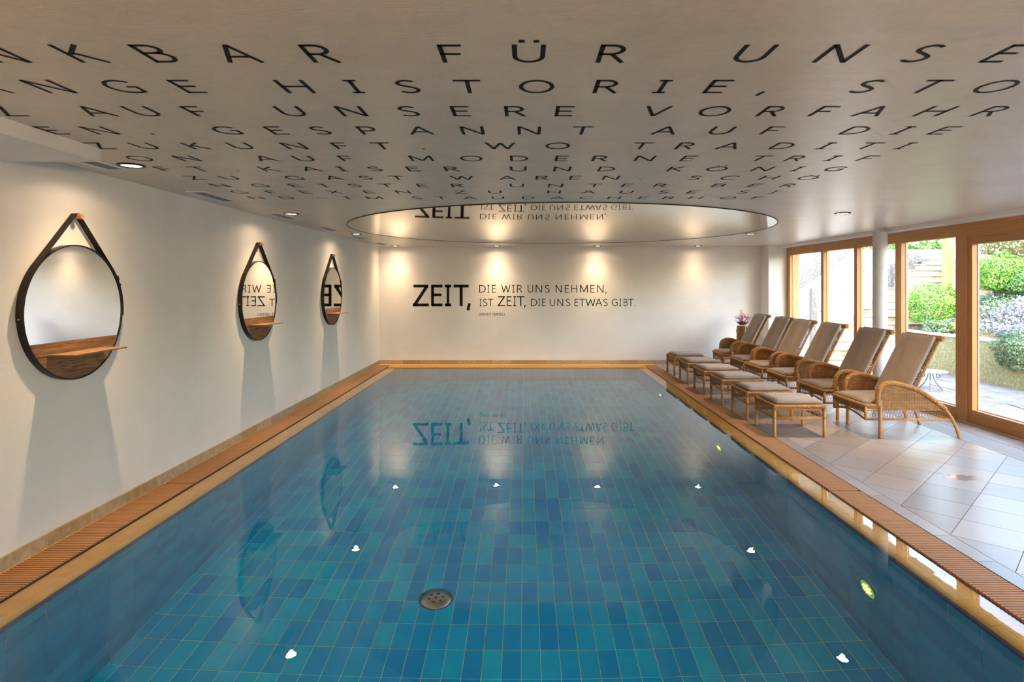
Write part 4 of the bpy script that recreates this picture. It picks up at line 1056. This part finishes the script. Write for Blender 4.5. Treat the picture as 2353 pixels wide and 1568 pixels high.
for k_, (x_, y_) in enumerate(((10.6,8.3),(11.0,5.2),(10.5,2.2),(10.9,-.8))):
    bush('garden_shrub', ['leafy shrub on the bank beyond the trailing shrub','second leafy shrub on the bank outside the picture','third leafy shrub on the bank outside the picture','last leafy shrub on the bank outside the picture'][k_], 'shrub', (x_,y_,2.1), (1.2,1.4,.8), 5000, .045, M['leaf_mid'] if k_ % 2 else M['leaf_bright'], 60+k_, 4, 1.4)
# flower bed: violet asters and ground cover on the bank
rg = np.random.default_rng(21)
def bed(n, x0,x1,y0,y1,h0,h1): return [((x, y, bank_z(x,y)+rg.uniform(h0,h1)), (-.4,0,.8)) for x, y in zip(rg.uniform(x0,x1,n), rg.uniform(y0,y1,n))]
e = empty('ground_cover', (8.9,10.5,1.0), 'dense low green ground cover on the garden bank', 'plants', kind='stuff')
o = link('foliage', leafmesh('foliage', bed(22000, 8.40, 10.6, 7.5, 13.0, -.02, .13)+bed(12000, 8.40, 10.8, -2.8, 7.5, -.02, .15), .026, M['leaf_grey'], 31), e, kind='stuff'); o.location = -e.location
for k, (xc, yc) in enumerate([(8.42,9.4),(8.5,10.0),(8.6,10.6),(8.85,10.2),(8.9,10.9),(9.15,10.5),(8.75,11.3)]):
    e = empty('aster_clump', (xc,yc,bank_z(xc,yc)), 'clump of violet asters in the flower bed outside the sliding door', 'flowers', 'violet aster clumps')
    n = 190; pts = []
    for _ in range(n):
        x, y = rg.normal(xc,.16), rg.normal(yc,.20); x = max(x, 8.4)
        pts.append(((x-xc, y-yc, bank_z(x,y)-bank_z(xc,yc)+rg.uniform(.08,.24)), (-.7,-.4,.5)))
    pp = []
    for (p, nn) in pts:
        for _ in range(3): pp.append((tuple(np.array(p)+rg.normal(0,.009,3)), nn))
    link('blossom', leafmesh('blossom', pp, .019, M['petal_violet'], 40+k), e, kind='stuff')
    q = MB()
    for (p, _) in pts[::5]: q.tube([(p[0]*.8,p[1]*.8,p[2]-.18),p], .0022, 3, False)
    q.build('stem', M['leaf_mid'], e)
# stairs, walls
st = empty('outdoor_stairs', (7.2,13.3,0), 'beige stone stairs rising to the right outside', 'stairs')
for i in range(-4, 11):
    z = .85+.155*i; x = 7.2+.37*i; y = 13.3+.30*i; w = 1.25 if i < 0 else 2.1
    if x < 5.7: w -= 5.75-x; x = 5.75
    MB().cbox(x, x+w, y, y+.36, -.03 if i < 4 else z-.7, z-.03).build('riser', M['step'], st).location = (-7.2,-13.3,0)
    MB().cbox(x-.03, x+w, y-.03, y+.36, z-.03, z, .006).build('step', M['step'], st).location = (-7.2,-13.3,0)
def vwall(poly, y0, y1):
    n = len(poly); return MB().add([(x,y0,z) for x,z in poly]+[(x,y1,z) for x,z in poly], [tuple(range(n)), tuple(range(2*n-1,n-1,-1))]+[(i,(i+1)%n,n+(i+1)%n,n+i) for i in range(n)])
vwall([(5.62,-.3),(12.4,-.3),(12.4,2.68),(9.48,2.68),(7.575,1.39),(5.62,.45)], 17.0, 17.25).build('wall_stairs', M['white_wall'], label='white stair wall with a sloping top outside the far windows', cat='wall', kind='structure')
vwall([(5.62,-.3),(10.3,-.3),(10.3,5.5),(5.62,5.5)], 18.6, 18.9).build('wall_neighbour', M['rough_grey'], label='grey roughcast building wall beyond the stair wall', cat='wall', kind='structure')
vwall([(7.98,-.3),(8.12,-.3),(8.12,1.55),(7.98,1.60)], 16.85, 17.0).build('wall_stairs_pilaster', M['rough_grey'], label='narrow grey roughcast strip on the white stair wall', cat='wall', kind='structure')
vwall([(9.9,1.2),(11.0,1.2),(11.0,2.55),(10.6,2.55),(10.45,2.30),(10.0,2.25),(9.9,2.0)], 16.75, 16.95).build('wall_stairs_flank', M['rough_grey'], label='low grey roughcast flank wall beside the upper stairs', cat='wall', kind='structure')
hr = empty('handrail', (8.2,16.8,0), 'thin dark handrail on the white stair wall', 'handrail')
q = MB().tube([(0,0,.97),(1.27,0,2.17),(1.9,0,2.76)], .014, 8); q.build('rail', M['iron'], hr)
for f in (.04,.5,.95):
    MB().tube([(1.27*f,0,.97+1.2*f),(1.27*f,.06,.90+1.2*f),(1.27*f,.2,.90+1.2*f)], .012, 6).build('bracket', M['iron'], hr)
sg = empty('wall_sign', (6.98,18.58,1.72), 'faded red notice board on the grey wall seen through the farthest window', 'sign')
MB().box(-.02,.42,-.02,0,-.16,.20).build('board', M['sign'], sg)
q = MB()
for z in (.11,.03,-.05,-.12): q.box(.03,.32,-.023,-.02,z,z+.03)
q.build('print_line', M['sign_white'], sg)
MB().box(10.12,10.29,14.55,14.72,.6,4.2).build('timber_post', M['pale_timber'], label='pale square timber post in front of the stairs', cat='post')
ba = empty('white_balustrade', (10.35,14.7,0), 'white painted balustrade right of the timber post', 'balustrade')
MB().box(0,.08,0,.08,.9,4.2).build('post', M['white_paint'], ba)
for z0, z1 in ((2.42,2.52),(2.56,2.66)): MB().box(.08,1.6,.02,.06,z0,z1).build('rail', M['white_paint'], ba)
for k in range(9): MB().box(.12+.17*k,.25+.17*k,.08,.11,2.70,3.5).build('board', M['pale_timber'], ba)
# lantern on the bank, small table, dry stalks
la = empty('garden_lantern', (8.56,12.05,.80), 'small yellow lantern with dark roof beside the clipped bush', 'lantern')
MB().lathe([(.0001,0),(.07,.0),(.07,.02),(.055,.03)], n=10).build('base', M['iron'], la)
MB().lathe([(.055,.03),(.075,.17),(.0001,.17)], n=10).build('glass', M['yellow'], la)
MB().lathe([(.10,.17),(.05,.21),(.012,.235),(.012,.25),(.0001,.252)], n=10).build('roof', M['iron'], la)
tb = empty('garden_table', (6.62,9.9,-.02), 'low blue grey garden table with scrolled iron legs', 'table')
MB().lathe([(.0001,.300),(.24,.300),(.245,.306),(.24,.313),(.0001,.313)], n=32).build('table_top', M['blue_paint'], tb, smooth=False)
for k in range(3):
    a = 2*PI*k/3-.1; ca, sa = math.cos(a), math.sin(a)
    pr = [(.03,.30),(.05,.2),(.10,.10),(.17,.02),(.20,.0)]
    sp = [(.13+ .05*(1-t/9)*math.cos(t*.9+1.2), .23+.05*(1-t/9)*math.sin(t*.9+1.2)) for t in range(9)]
    q = MB().tube(smooth_path([(r_*ca,r_*sa,z) for r_,z in pr],4), .007, 6); q.tube(smooth_path([(r_*ca,r_*sa,z) for r_,z in sp],3), .006, 6)
    q.build('leg', M['iron'], tb, smooth=True)
dg = empty('dry_grass_bunch', (6.55,11.9,-.02), 'bunch of dry grass stalks outside behind the fourth lounger', 'plant')
q = MB(); rng = random.Random(8)
for i in range(40):
    a = rng.uniform(0,2*PI); r_ = rng.uniform(.05,.28); h = rng.uniform(.6,1.1)
    q.tube(smooth_path([(0.04*math.cos(a),.04*math.sin(a),0),(r_*.4*math.cos(a),r_*.4*math.sin(a),h*.7),(r_*math.cos(a),r_*math.sin(a),h),(r_*1.5*math.cos(a),r_*1.5*math.sin(a),h*.85)],3), .004, 4)
q.build('stalks', M['bamboo'], dg, kind='stuff')
